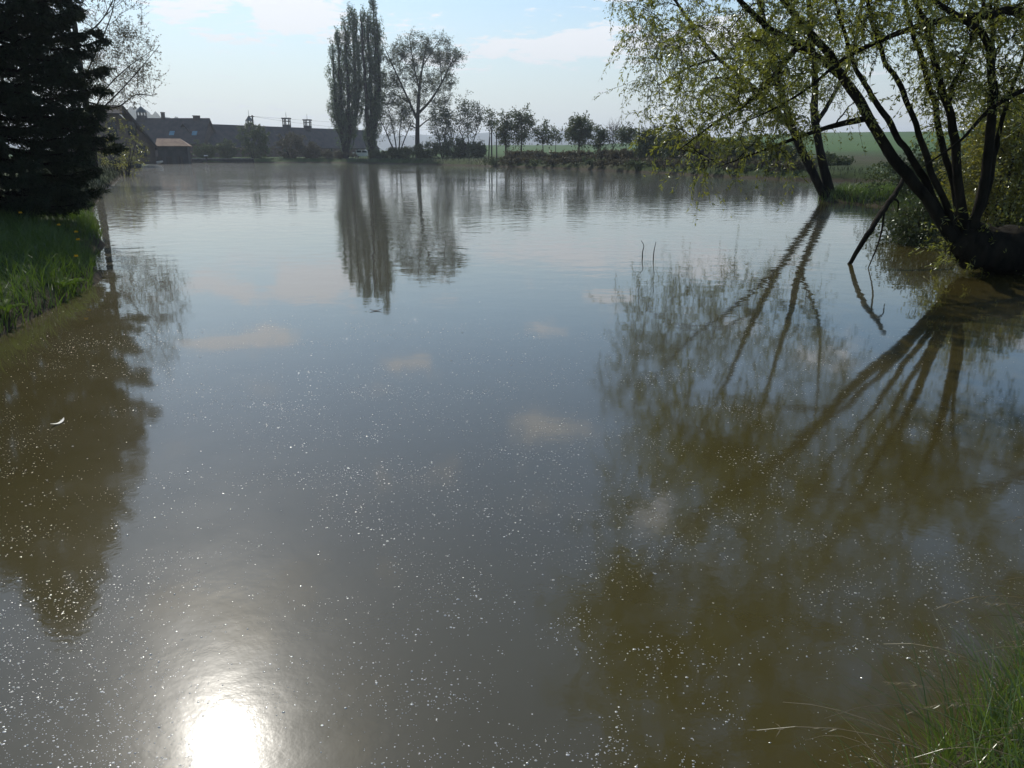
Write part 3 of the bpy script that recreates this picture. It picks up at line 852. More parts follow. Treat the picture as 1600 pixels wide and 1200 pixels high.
bush('bush', 'low hedgerow bush right of the forked willow', 1300, 244, 58, 70, 'bush_leaf', n=70, leaf=(.14, .09))
for k_, i_ in enumerate(np.linspace(0, 1, 17)):
    q_ = np.interp(i_, [0, .3, .6, 1], [782, 900, 1030, 1235]); sh_ = np.interp(i_, [0, .3, .6, 1], [260.2, 264, 270, 280.6])
    w_ = on_water(q_, sh_)
    bush('scrub', 'low brown scrub bush in the line along the far right waterline', q_ + rng.normal() * 4, sh_ - (.6 + .9 * rng.random()) * 1290 / (w_[1] + 1.6), w_[1] + 1.6, (3.6 + 1.6 * rng.random()) * 1290 / (w_[1] + 1.6),
         'bush_brown' if k_ % 3 else 'bush_leaf', n=26, leaf=(.17, .10), cat='bush', group='scrub along the far right waterline')
# right-hand bank
bush('shrub', 'yellow-green leafy shrub behind the lying willow trunk', 1590, 150, 16.5, 150, 'shrub_leaf', n=260, leaf=(.066, .038), cat='shrub', twigL=.9, dens=1.3)
bush('shrub', 'tall dark green shrub behind the yellow-green shrub', 1640, 120, 20.0, 220, 'bush_leaf', n=160, leaf=(.075, .045), cat='shrub', twigL=.9)
bush('shrub', 'low sprouting bramble at the willow crotch', 1438, 318, 14.5, 110, 'bush_leaf', n=70, leaf=(.06, .035), cat='shrub', twigL=.8, base_y=.05)
bush('shrub', 'leafy green bush on the right shore behind the willow stems', 1480, 236, 24.0, 190, 'bush_leaf', n=130, leaf=(.085, .05), cat='shrub', twigL=.8)
bush('shrub', 'sparse yellow-leaved shrub in front of the gabled house', 182, 186, 60, 90, 'shrub_leaf', n=70, leaf=(.10, .065), cat='shrub', dens=.45)

# ------------------------------------------------------------------ buildings on the far left
def quad_obj(name, pts, mat, parent, thick=.12, kind=None):
    """a slab: planar polygon pts extruded by thick along its normal (downwards/inwards)"""
    p = np.array(pts, float); n = unit(np.cross(p[1] - p[0], p[2] - p[0])[None])[0]
    if n[2] < -.01: n = -n
    k = len(p)
    V = np.concatenate([p, p - n * thick])
    g = Geo()
    Q = [(i, (i + 1) % k, k + (i + 1) % k, k + i) for i in range(k)]
    if k == 4: g.add(V, Q + [(0, 1, 2, 3), (7, 6, 5, 4)])
    else:
        T = [(0, i, i + 1) for i in range(1, k - 1)] + [(k, k + i + 1, k + i) for i in range(1, k - 1)]
        g.add(V, Q, T)
    return g.build(name, mat, parent, smooth=False)
def bx(name, mat, parent, *a):
    return box(Geo(), *a).build(name, mat, parent, smooth=False)

def gabled_house():
    Y = 97.0
    def X(px): return at(px, 200, Y)[0]
    xl, xr, xa, xb = X(109), X(232), X(147), X(197)
    z0 = gz((xl + xr) / 2, Y) - .3
    ze, zr = at(0, 222, Y)[2], at(0, 165, Y)[2]
    D = 13.0
    r = thing('gabled_house', 'brown gabled house with clipped roof peak at the pond end', 'house', ((xl + xr) / 2, Y, z0))
    g = Geo()
    prof = [(xl, z0), (xr, z0), (xr, ze), (xb - .8, zr - .9), (xa + .8, zr - .9), (xl, ze)]
    V = [(x, Y, z) for x, z in prof] + [(x, Y + D, z) for x, z in prof]
    g.add(V, [(0, 1, 2, 5), (2, 3, 4, 5), (7, 6, 11, 8), (8, 11, 10, 9), (1, 7, 8, 2), (0, 5, 11, 6)])
    g.build('wall', M['wall_brown'], r, smooth=False)
    ex, xm = .45, (xa + xb) / 2
    zt = zr + .25; sl = (zr - ze) / (xr - xb)
    rf = quad_obj('roof', [(xr + ex, Y - .5, ze - sl * ex), (xr + ex, Y + D + .4, ze - sl * ex), (xb - .2, Y + D + .4, zr + .05), (xb - .2, Y - .5, zr + .05)], M['roof_dark'], r, .22)
    quad_obj('roof', [(xl - ex, Y - .5, ze - sl * ex), (xl - ex, Y + D + .4, ze - sl * ex), (xa + .2, Y + D + .4, zr + .05), (xa + .2, Y - .5, zr + .05)], M['roof_dark'], r, .22)
    quad_obj('roof', [(xa + .2, Y + .75, zr + .04), (xb - .2, Y + .75, zr + .04), (xb - .2, Y + D + .4, zr + .04), (xa + .2, Y + D + .4, zr + .04)], M['roof_dark'], r, .22)
    quad_obj('roof', [(xa - .25, Y - .6, zr - .85), (xb + .25, Y - .6, zr - .85), (xb - .15, Y + .9, zr + .14), (xa + .15, Y + .9, zr + .14)], M['roof_dark'], r, .15)
    for (cx, cy, w, h) in ((203, 200, .8, 1.5), (175, 200, .8, 1.5), (217, 236, .9, 1.1), (187, 236, .9, 1.1)):
        p = at(cx, cy, Y)
        w_ = thing('window', None, None); w_.parent = r; w_.location = tuple(np.array([p[0], Y, p[2]]) - world_loc(r))
        for k in list(w_.keys()): del w_[k]
        bx('pane', M['glass_dark'], w_, p[0] - w / 2, p[0] + w / 2, Y - .02, Y + .05, p[2] - h / 2, p[2] + h / 2)
        g = Geo()
        for q in ((-w / 2 - .08, -w / 2, -h / 2 - .08, h / 2 + .08), (w / 2, w / 2 + .08, -h / 2 - .08, h / 2 + .08), (-w / 2, w / 2, h / 2, h / 2 + .08), (-w / 2, w / 2, -h / 2 - .08, -h / 2), (-.025, .025, -h / 2, h / 2)):
            box(g, p[0] + q[0], p[0] + q[1], Y - .06, Y + .02, p[2] + q[2], p[2] + q[3])
        g.build('frame', M['dark_wood'], w_, smooth=False)
    r.rotation_euler.z = math.radians(27)
gabled_house()

def shed():
    Y = 130.0
    a, b = at(244, 228, Y), at(294, 228, Y)
    x0, x1 = a[0], b[0]; ze = a[2]; zr = at(0, 216, Y)[2]
    z0 = gz(x0, Y) - .3
    r = thing('shed', 'low shed with red-brown hipped roof between house and barn', 'shed', ((x0 + x1) / 2, Y, z0))
    D = 4.6
    bx('wall', M['wall_dark'], r, x0 + .3, x1 - .4, Y + .3, Y + D - .3, z0, ze + .1)
    hx = 1.5
    P = dict(a=(x0, Y, ze), b=(x1, Y, ze), c=(x1, Y + D, ze), d=(x0, Y + D, ze), e=(x0 + .1, Y + D / 2, zr), f=(x1 - hx, Y + D / 2, zr))
    quad_obj('roof', [P['a'], P['b'], P['f'], P['e']], M['roof_tan'], r, .1)
    quad_obj('roof', [P['d'], P['c'], P['f'], P['e']], M['roof_tan'], r, .1)
    quad_obj('roof', [P['b'], P['c'], P['f']], M['roof_tan'], r, .1)
    quad_obj('roof', [P['a'], P['d'], P['e']], M['roof_tan'], r, .1)
    for px in (249, 263, 279):
        p = at(px, 236, Y)
        bx('door', M['dark_wood'], r, p[0] - .45, p[0] + .45, Y + .25, Y + .29, z0 + .2, z0 + 2.0)
    r.rotation_euler.z = math.radians(16)
    # small lean-to box at its right
    p, q = at(279, 238, 138), at(294, 238, 138)
    zb = gz(p[0], 138) - .2
    h = thing('hut', 'small brown hut with flat pale lid on the quay', 'hut', ((p[0] + q[0]) / 2, 138, zb))
    bx('wall', M['wall_red'], h, p[0] + .08, q[0] - .08, 138, 139.4, zb, p[2])
    bx('roof', M['roof_tan'], h, p[0] - .05, q[0] + .05, 137.85, 139.55, p[2], p[2] + .12)
shed()

def barn(name, label, A, B, ze, zr, depth, roofmat, extras):
    """long gabled barn: front eave from A to B (x, y), gable roof with its ridge parallel"""
    A, B = np.array(A, float), np.array(B, float)
    u = unit((B - A)[None])[0]; v = np.array([-u[1], u[0]])
    if v[1] < 0: v = -v
    z0 = min(gz(*A), gz(*B)) - .4
    r = thing(name, label, 'barn', (*((A + B) / 2), z0))
    def W3(s, d, z): q = A + u * s + v * d; return (q[0], q[1], z)
    L = np.linalg.norm(B - A)
    g = Geo()
    V = [W3(0, .4, z0), W3(L, .4, z0), W3(L, depth - .4, z0), W3(0, depth - .4, z0), W3(0, .4, ze), W3(L, .4, ze), W3(L, depth - .4, ze), W3(0, depth - .4, ze), W3(0, depth / 2, zr - .1), W3(L, depth / 2, zr - .1)]
    g.add(V, [(0, 1, 5, 4), (1, 2, 6, 5), (2, 3, 7, 6), (3, 0, 4, 7)], [(4, 8, 7), (5, 6, 9)])
    g.build('wall', M['wall_red'], r, smooth=False)
    rf = quad_obj('roof', [W3(-.4, 0, ze - .1), W3(L + .4, 0, ze - .1), W3(L + .4, depth / 2, zr), W3(-.4, depth / 2, zr)], roofmat, r, .18)
    quad_obj('roof', [W3(-.4, depth, ze - .1), W3(L + .4, depth, ze - .1), W3(L + .4, depth / 2 + .02, zr), W3(-.4, depth / 2 + .02, zr)], roofmat, r, .18)
    n = int(L / 5)
    for k in range(n):
        s = (k + .5) * L / n
        p = A + u * s
        wv = Geo(); c = [W3(s - .5, .36, z0 + 1.5), W3(s + .5, .36, z0 + 1.5), W3(s + .5, .36, z0 + 2.5), W3(s - .5, .36, z0 + 2.5)]
        quad_obj('window', c, M['glass_dark'], r, .06)
    for e in extras: e(r, W3, L)
    return r

def turret(parent_f, w, hbase, hroof, style):
    """ridge lantern: posts with openings, cap roof and finial"""
    def f(r, W3, L):
        s, d, zr = parent_f
        c = np.array(W3(s, d, zr))
        t = bpy.data.objects.new('turret', None); COL.objects.link(t); t.parent = r; t.location = tuple(c - world_loc(r))
        g = Geo(); box(g, c[0] - w / 2, c[0] + w / 2, c[1] - w / 2, c[1] + w / 2, zr - .8, zr + hbase * (.3 if style == 'box' else .45))
        g.build('base', M['roof_dark'], t, smooth=False)
        for ax, ay in ((-1, -1), (1, -1), (-1, 1), (1, 1), (0, -1)):
            x, y = c[0] + ax * w * .42, c[1] + ay * w * .42
            box(Geo(), x - w * .06, x + w * .06, y - w * .06, y + w * .06, zr + hbase * .29, zr + hbase).build('post', M['dark_wood'], t, smooth=False)
        if style == 'box':
            box(Geo(), c[0] - w * .51, c[0] + w * .51, c[1] - w * .51, c[1] + w * .51, zr + hbase * .68, zr + hbase * .76).build('rail', M['dark_wood'], t, smooth=False)
            box(Geo(), c[0] - w * .58, c[0] + w * .58, c[1] - w * .58, c[1] + w * .58, zr + hbase, zr + hbase + hroof).build('roof', M['roof_dark'], t, smooth=False)
        else:
            prof = [(1.0, 0), (.95, .12), (.78, .42), (.42, .72), (.12, .95), (.0, 1.0)] if style == 'dome' else [(1.0, 0), (.5, .5), (0, 1)]
            g = Geo(); k = 8; rings = []
            for pr, pz in prof:
                a = np.arange(k) * 2 * math.pi / k + math.pi / 8
                rings.append(np.stack([c[0] + np.cos(a) * pr * w * .68, c[1] + np.sin(a) * pr * w * .68, np.full(k, zr + hbase + pz * hroof)], -1))
            V = np.concatenate(rings)
            Q = [(i * k + j, i * k + (j + 1) % k, (i + 1) * k + (j + 1) % k, (i + 1) * k + j) for i in range(len(prof) - 1) for j in range(k)]
            g.add(V, Q).build('roof', M['copper'], t, smooth=False)
        g = Geo(); tubes(g, np.array([[c[0], c[1], zr + hbase], [c[0], c[1], zr + hbase + hroof + w * .8]]), np.array([.06, .03]), 5)
        g.build('finial', M['metal_dark'], t)
    return f
def chimney(s, d, zr, w, h):
    def f(r, W3, L):
        c = W3(s, d, zr)
        g = Geo(); box(g, c[0] - w / 2, c[0] + w / 2, c[1] - w / 2, c[1] + w / 2, zr - .8, zr + h); box(g, c[0] - w * .6, c[0] + w * .6, c[1] - w * .6, c[1] + w * .6, zr + h, zr + h + .15)
        g.build('chimney', M['wall_red'], r, smooth=False)
    return f
def roof_light(s, f_, ze, zr, depth):
    def f(r, W3, L):
        d0, d1 = depth / 2 * f_, depth / 2 * (f_ + .16)
        z = lambda d: ze - .1 + (zr - ze + .1) * d / (depth / 2) + .06
        quad_obj('skylight', [W3(s, d0, z(d0)), W3(s + 1.0, d0, z(d0)), W3(s + 1.0, d1, z(d1)), W3(s, d1, z(d1))], M['skylight'], r, .05)
    return f
# higher left range
xa0, xa1 = at(205, 240, 163)[0], at(316, 240, 163)[0]
zrA, zeA = at(0, 184.5, 168)[2], 3.6
def sA(px, Y=163): return at(px, 200, Y)[0] - xa0
barn('long_barn', 'higher dark-roofed barn range with domed lantern behind the shed', (xa0, 163), (xa1, 163), zeA, zrA, 10, M['roof_dark'],
     [turret((sA(224, 168), 5, zrA), 1.5, 1.1, 1.2, 'dome'), chimney(sA(257, 168), 5, zrA, .6, 1.0), chimney(sA(308, 168), 5, zrA, .9, .35),
      chimney(sA(317, 168) - .6, 5, zrA, .4, .35), roof_light(sA(257), .32, zeA, zrA, 10), roof_light(sA(293), .32, zeA, zrA, 10)])
# lower right range running away from the pond
Pa, Pb = at(317, 240, 164), at(592, 240, 214)
zrB = at(0, 193, 169)[2]
Lb = math.hypot(Pb[0] - Pa[0], Pb[1] - Pa[1])
def sB(px):                                     # distance along the range seen at this picture column
    lo, hi = 0.0, Lb
    for _ in range(40):
        m_ = (lo + hi) / 2; u = m_ / Lb
        x, y = Pa[0] + (Pb[0] - Pa[0]) * u - 2.8, Pa[1] + (Pb[1] - Pa[1]) * u + 3.5
        if 800 + x / y * 1274 < px: lo = m_
        else: hi = m_
    return lo
barn('long_barn', 'long low barn range with two square roof lanterns behind the poplars', Pa[:2], Pb[:2], 3.0, zrB, 9, M['roof_dark'],
     [turret((sB(401), 4.5, zrB), 1.3, 1.0, 1.2, 'spire'), turret((sB(458), 4.5, zrB), 1.6, 1.8, .25, 'box'), turret((sB(490), 4.5, zrB), 1.6, 1.7, .25, 'box')])

# quay wall, boat, boulder, poles, car
def quay():
    r = thing('quay_wall', 'low dark stone quay wall below shed and bushes', 'wall', (-57, 147, 0))
    x = -66.5
    g = Geo(); box(g, -67, -47.2, 146.95, 147.5, -.4, .62); g.build('core', M['rock'], r, smooth=False)
    while x < -48:
        w = 1.1 + .9 * rng.random()
        bx('coping_stone', M['stone'], r, x, min(x + w - .06, -47.3), 146.75, 147.55, .60 + .03 * rng.random(), .78 + .05 * rng.random())
        x += w
quay()
def boat():
    c = on_water(238, 253.5); c = at(238, 252.5, 124.0)
    L, Wd, H = 3.2, 1.15, .42
    z = .02
    r = thing('rowing_boat', 'small white boat lying by the grassy shore near the house', 'boat', (c[0], 124, z))
    g = Geo(); n = 13; rows = []
    t = np.linspace(-1, 1, n)
    for k in range(7):
        a = math.pi * (k / 6 - .5)
        w = Wd / 2 * (1 - np.abs(t) ** 2.6) ** .7 + .03
        rows.append(np.stack([c[0] + t * L / 2, 124 + np.sin(a) * w, z + H * (1 - np.cos(a) * (1 - .5 * t ** 4)) + .12 * t ** 2], -1))
    V = np.array(rows).reshape(-1, 3)
    Q = [(i * n + j, i * n + j + 1, (i + 1) * n + j + 1, (i + 1) * n + j) for i in range(6) for j in range(n - 1)]
    g.add(V, Q).build('hull', M['white_paint'], r)
    for q in (-.7, .5):
        bx('thwart', M['white_paint'], r, c[0] + q - .12, c[0] + q + .12, 124 - .5, 124 + .5, z + H * .72, z + H * .78)
boat()
def boulder(name, label, c, rad):
    k, n = 7, 12; rows = []
    for i in range(k):
        th = math.pi * i / (k - 1)
        a = np.arange(n) * 2 * math.pi / n
        rr = 1 + .10 * np.sin(a * 3 + i) + .07 * rng.normal(size=n)
        rows.append(np.stack([c[0] + np.cos(a) * math.sin(th) * rad[0] * rr, c[1] + np.sin(a) * math.sin(th) * rad[1] * rr, np.full(n, c[2] + math.cos(th) * rad[2])], -1))
    V = np.concatenate(rows)
    Q = [(i * n + j, i * n + (j + 1) % n, (i + 1) * n + (j + 1) % n, (i + 1) * n + j) for i in range(k - 1) for j in range(n)]
    tag(Geo().add(V, Q).build(name, M['rock']), label, 'boulder')
b_ = on_water(206, 263)
boulder('boulder', 'dark rounded boulder at the waterline below the gabled house', (b_[0] - .1, b_[1] + .6, .25), (.95, .8, .62))

def pole(label, px, ytop, Y, r0, lean=0.0):
    t = at(px, ytop, Y); x = t[0]; z0 = gz(x, Y)
    g = Geo(); zz_ = np.linspace(z0 - .3, t[2], 9)
    tubes(g, np.stack([x + lean * np.linspace(0, 1, 9), np.full(9, Y), zz_], -1), np.linspace(r0, r0 * .75, 9), 8, cap=True)
    tag(g.build('wooden_pole', M['dark_wood']), label, 'pole')
pole('tallest bare wooden pole at the right end of the alder thicket', 768, 199, 112, .11)
pole('shorter bare wooden pole on the open side of the pole pair', 776, 210, 111.5, .09)
pole('thin leaning wooden pole hard against the alder thicket', 763, 214, 112.5, .05, .25)
def utility_pole():
    Y = 158; t = at(394, 180, Y); x = t[0]; z0 = gz(x, Y)
    r = thing('utility_pole', 'utility pole with short crossarm above the tall dark bush', 'pole', (x, Y, z0))
    g = Geo(); tubes(g, np.array([[x, Y, z0 - .3], [x, Y, t[2]]]), np.array([.2, .15]), 8, cap=True); g.build('post', M['dark_wood'], r)
    bx('crossarm', M['dark_wood'], r, x - .75, x + .45, Y - .26, Y - .16, t[2] - .32, t[2] - .18)
    for k, e in enumerate(((-14, 190, 3.0), (40, 240, 2.0))):
        a = np.array([x, Y, t[2] - .2]); b = np.array([e[0], e[1], t[2] - e[2] + 1.5]); s = np.linspace(0, 1, 24)[:, None]
        P = a + (b - a) * s; P[:, 2] -= (4 * s * (1 - s))[:, 0] * 1.2
        g = Geo(); tubes(g, P, np.full(24, .018), 3); g.build('wire', M['metal_dark'], r)
utility_pole()
def marker_post():
    c = at(322.5, 250, 146.2)
    r = thing('marker_post', 'short post with white cap standing before the quay wall', 'post', (c[0], 146.2, 0))
    g = Geo(); tubes(g, np.array([[c[0], 146.2, -.4], [c[0], 146.2, 1.15]]), np.array([.13, .12]), 8, cap=True); g.build('shaft', M['dark_wood'], r)
    bx('cap', M['white_paint'], r, c[0] - .28, c[0] + .28, 145.95, 146.45, 1.16, 1.34)
marker_post()

def car():
    Y = 158.0
    a, b = at(546, 233, Y), at(590, 233, Y)
    L = 4.3; cx = (a[0] + b[0]) / 2; zg = at(560, 233, Y)[2] - .95
    zg = max(zg, gz(cx, Y)) if zg < gz(cx, Y) else gz(cx, Y)
    r = thing('parked_car', 'white car parked behind the poplar trunks', 'car', (cx, Y, zg))
    k = 1.0
    def prism(name, prof, y0, y1, mat, inset=0.0):
        n = len(prof); g = Geo()
        c = np.mean([p for p in prof], 0)
        V = [(cx + x, y0, zg + z) for x, z in prof] + [(cx + x, y1, zg + z) for x, z in prof]
        Q = [(i, (i + 1) % n, n + (i + 1) % n, n + i) for i in range(n)]
        T = [(0, i + 1, i) for i in range(1, n - 1)] + [(n, n + i, n + i + 1) for i in range(1, n - 1)]
        g.add(V, Q, T); return g.build(name, mat, r, smooth=False)
    prism('body', [(-2.15, .3), (2.1, .3), (2.15, .62), (2.05, .84), (1.2, .95), (-1.95, .98), (-2.12, .8)], Y - .85, Y + .85, M['car_paint'])
    prism('cabin', [(-1.75, .97), (1.2, .95), (.55, 1.38), (-1.2, 1.40)], Y - .72, Y + .72, M['glass_dark'])
    prism('roof', [(-1.22, 1.38), (.58, 1.36), (.35, 1.47), (-.95, 1.48)], Y - .73, Y + .73, M['car_paint'])
    for x in (-1.3, -.25, .85):
        prism('pillar', [(x - .05, .97), (x + .05, .97), (x + .02 - .1 * (x > .5), 1.4), (x - .08 - .1 * (x > .5), 1.4)], Y - .745, Y - .70, M['car_paint'])
    for x in (-1.35, 1.35):
        for s in (-1, 1):
            g = Geo(); th = np.arange(17) * 2 * math.pi / 16
            ring = np.stack([cx + x + .31 * np.cos(th), np.full(17, Y + s * .8), zg + .31 + .31 * np.sin(th)], -1)
            V = np.concatenate([ring - [0, .1, 0], ring + [0, .1, 0], [[cx + x, Y + s * .8 - .1, zg + .31], [cx + x, Y + s * .8 + .1, zg + .31]]])
            g.add(V, [(i, i + 1, 18 + i, 17 + i) for i in range(16)], [(i, 34, i + 1) for i in range(16)] + [(17 + i, 18 + i, 35) for i in range(16)])
            g.build('wheel', M['rubber'], r, smooth=False)
    for s in (-1, 1):
        bx('headlight', M['glass_dark'], r, cx + 2.06, cx + 2.14, Y + s * .6 - .16, Y + s * .6 + .16, zg + .62, zg + .76)
car()

# ------------------------------------------------------------------ broken branch, twigs and drift on the water
def broken_branch():
    P = [at(1416, 276, 12.6), at(1398, 304, 12.3), at(1384, 324, 12.05), at(1356, 366, 11.6), on_water(1324, 412)]
    P[-1][2] = -.05
    r = thing('broken_branch', 'dead snapped branch slanting down into the water by the willow', 'branch', P[-1])
    g = Geo(); p, q = smooth_line(P, [.035, .04, .045, .04, .028], 22); p[1:-1] += rng.normal(size=(20, 3)) * .008
    tubes(g, p, q, 8); g.build('limb', M['bark'], r)
    g = Geo(); a = p[11]; e = at(1352, 430, 11.2)
    pp, qq = smooth_line([a, a + (e - a) * .5 + np.array([.06, 0, .03]), e], [.016, .012, .006], 10); tubes(g, pp, qq, 6); g.build('side_twig', M['bark'], r)
    g = Geo(); a = p[7]; e = at(1402, 332, 12.3)
    pp, qq = smooth_line([a, a + (e - a) * .5 + np.array([.05, 0, .05]), e], [.02, .014, .006], 10); tubes(g, pp, qq, 6); g.build('side_twig', M['bark'], r)
broken_branch()
def water_twig(label, pts, Y):
    P = [at(x, y, Y) for x, y in pts]; P[0][2] = -.03
    g = Geo(); p, q = smooth_line(P, np.linspace(.010, .004, len(P)), 12); tubes(g, p, q, 5)
    tag(g.build('twig', M['bark']), label, 'twig')
w_ = on_water(1004, 402)[1]
water_twig('crooked thin twig poking out of open water, bent tip', [(1004, 402), (1004, 394), (1006, 384), (1002, 376)], w_)
water_twig('straight thin twig poking out of open water beside the crooked one', [(1021, 402), (1022, 392), (1025, 378)], w_ - .1)
def curl(name, label, cat, c, L, Wd, ang, mat):
    t = np.linspace(-1, 1, 9); w = Wd * (1 - t ** 2) ** .5 + .001
    d = np.array([math.cos(ang), math.sin(ang), 0]); n = np.array([-d[1], d[0], 0])
    mid = c + d * t[:, None] * L / 2 + n * (.10 * L * t ** 2)[:, None] + np.array([0, 0, 1]) * (.006 + .012 * t ** 2)[:, None]
    top = mid + np.array([0, 0, .004]); V = np.concatenate([mid + n * w[:, None] / 2, top, mid - n * w[:, None] / 2])
    Q = [(k * 9 + i, k * 9 + i + 1, (k + 1) * 9 + i + 1, (k + 1) * 9 + i) for k in range(2) for i in range(8)]
    tag(Geo().add(V, Q).build(name, mat), label, cat)
curl('feather', 'pale curved feather floating in the spruce reflection', 'feather', on_water(93, 662), .12, .022, math.radians(82), M['feather'])
curl('floating_leaf', 'dark leaf floating alone on the open water', 'leaf', on_water(587, 486), .13, .05, .2, M['dark_wood'])

def foam():
    """pollen and air bubbles drifting on the near water"""
    mB, t = new_mat('bubble')
    d = t.nodes.new('ShaderNodeBsdfDiffuse'); d.inputs[0].default_value = (.78, .75, .66, 1)
    tl = t.nodes.new('ShaderNodeBsdfTranslucent'); tl.inputs[0].default_value = (.85, .82, .72, 1)
    gs = t.nodes.new('ShaderNodeBsdfGlossy'); gs.inputs['Roughness'].default_value = .16
    tr = t.nodes.new('ShaderNodeBsdfTransparent')
    def mixs(f, a_, b_):
        mx = t.nodes.new('ShaderNodeMixShader'); mx.inputs[0].default_value = f
        t.links.new(a_.outputs[0], mx.inputs[1]); t.links.new(b_.outputs[0], mx.inputs[2]); return mx
    out(t, mixs(.38, mixs(.85, tr, mixs(.5, d, tl)), gs).outputs[0])
    n = 38000
    # spread evenly over the near sheet of water, thinning with distance
    X = rng.uniform(-5, 5, n * 6); Y = 1.3 + 9.5 * rng.random(n * 6) ** 1.5
    wgt = np.exp(-np.maximum(0, Y - 2.6) / 1.6) * (1 - .55 * sst(-.6, 1.2, X / np.maximum(Y, .1) * 3))
    wgt *= .10 + 1.2 * sst(-.2, .9, wob(X, Y, 1.7) + .6 * wob(X, Y, 4.1, 2))
    keep = rng.random(len(X)) < wgt / wgt.max(); X, Y = X[keep][:n], Y[keep][:n]
    cx, cy = [], []
    for k in range(480):
        a = rng.uniform(-4, 3.5); b = 1.5 + 6.0 * rng.random() ** 1.7
        m = rng.integers(10, 80); th = rng.normal() * .5 + .35
        u = rng.normal(size=m) * (.05 + .10 * b * rng.random() * .6); v = rng.normal(size=m) * (.02 + .012 * b)
        cx.append(a + u * math.cos(th) - v * math.sin(th)); cy.append(b + u * math.sin(th) + v * math.cos(th))
    X = np.concatenate([X] + cx); Y = np.concatenate([Y] + cy)
    ok = shore_sd(X, Y) < -.05; X, Y = X[ok], Y[ok]
    n = len(X)
    r = np.clip(.0012 * np.exp(rng.normal(size=n) * .5), .0006, .0038) * (1 + .06 * Y)
    el = .8 + .9 * rng.random(n) ** 2
    ht = np.where(rng.random(n) < .7, .16 + .2 * rng.random(n), .7)
    k = 5; a = np.arange(k) * 2 * math.pi / k
    lv = [(1.0, -.02), (.80, .62)]
    V = []
    for pr, pz in lv:
        V.append(np.stack([X[:, None] + np.cos(a) * pr * r[:, None] * el[:, None], Y[:, None] + np.sin(a) * pr * r[:, None], np.broadcast_to(pz * r[:, None] * ht[:, None], (n, k))], -1))
    V.append(np.stack([X, Y, r * ht * 1.12], -1)[:, None])
    V = np.concatenate(V, 1)
    b = (np.arange(n) * (2 * k + 1))[:, None]
    j = np.arange(k)[None]; j2 = (np.arange(k) + 1)[None] % k
    Q = np.concatenate([np.stack([b + i * k + j, b + i * k + j2, b + (i + 1) * k + j2, b + (i + 1) * k + j], -1).reshape(-1, 4) for i in range(1)])
    T = np.stack([b + k + j, b + k + j2, np.broadcast_to(b + 2 * k, (n, k))], -1).reshape(-1, 3)
    tag(Geo().add(V.reshape(-1, 3), Q, T).build('foam_bubbles', mB), 'pale specks of foam and bubbles drifting on the near water', 'foam', kind='stuff')
foam()

# ------------------------------------------------------------------ grass and bank plants
def blades(g, X, Y, Z, H, Wd, bend, lean=None, segs=3):
    n = len(X)
    B = np.stack([X, Y, Z], -1)
    a = rng.random(n) * 2 * math.pi
    d = np.stack([np.cos(a), np.sin(a), np.zeros(n)], -1)
    if lean is not None: d = unit(d + np.asarray(lean))
    side = np.stack([-d[:, 1], d[:, 0], np.zeros(n)], -1)
    tw = rng.random(n) * 3.14
    side = side * np.cos(tw)[:, None] + d * np.sin(tw)[:, None]
    H = np.broadcast_to(H, (n,))[:, None]; Wd = np.broadcast_to(Wd, (n,))[:, None]; bend = np.broadcast_to(bend, (n,))[:, None]
    rows = []
    for k in range(segs + 1):
        t = k / segs
        c = B + np.array([0, 0, 1.]) * H * (t - .35 * bend * t ** 2.2) + d * H * bend * t ** 1.9
        w = Wd * (1 - t ** 1.6) * .5
        if k < segs: rows += [c - side * w, c + side * w]
        else: rows += [c]
    V = np.stack(rows, 1)
    m = V.shape[1]
    b = (np.arange(n) * m)[:, None]
    Q = np.concatenate([b + np.array([[2 * k, 2 * k + 1, 2 * k + 3, 2 * k + 2]]) for k in range(segs - 1)])
    T = b + np.array([[2 * segs - 2, 2 * segs - 1, 2 * segs]])
    g.add(V.reshape(-1, 3), Q, T)
def scatter(n, x0, x1, y0, y1, dmin, dmax):
    X = rng.uniform(x0, x1, n); Y = rng.uniform(y0, y1, n)
    d = shore_sd(X, Y); k = (d > dmin) & (d < dmax)
    return X[k], Y[k]
def left_grass():
    g = Geo()
    X, Y = scatter(130000, -13, -3.5, 3, 24, -.03, 5)
    keep = rng.random(len(X)) < np.clip(1.15 - .055 * (Y - 5), .25, 1) * (.45 + .55 * sst(-.6, .8, wob(X, Y, 1.3)))
    X, Y = X[keep], Y[keep]
    H = (.16 + .20 * rng.random(len(X)) + .10 * sst(0, 1, wob(X, Y, 1.9, 3)))
    blades(g, X, Y, ground_z(X, Y) - .02, H, .008 + .004 * rng.random(len(X)), .25 + .6 * rng.random(len(X)), segs=3)
    tag(g.build('grass', M['grass'], smooth=False), 'lush green grass on the left bank under the spruce', 'grass', kind='stuff')
left_grass()
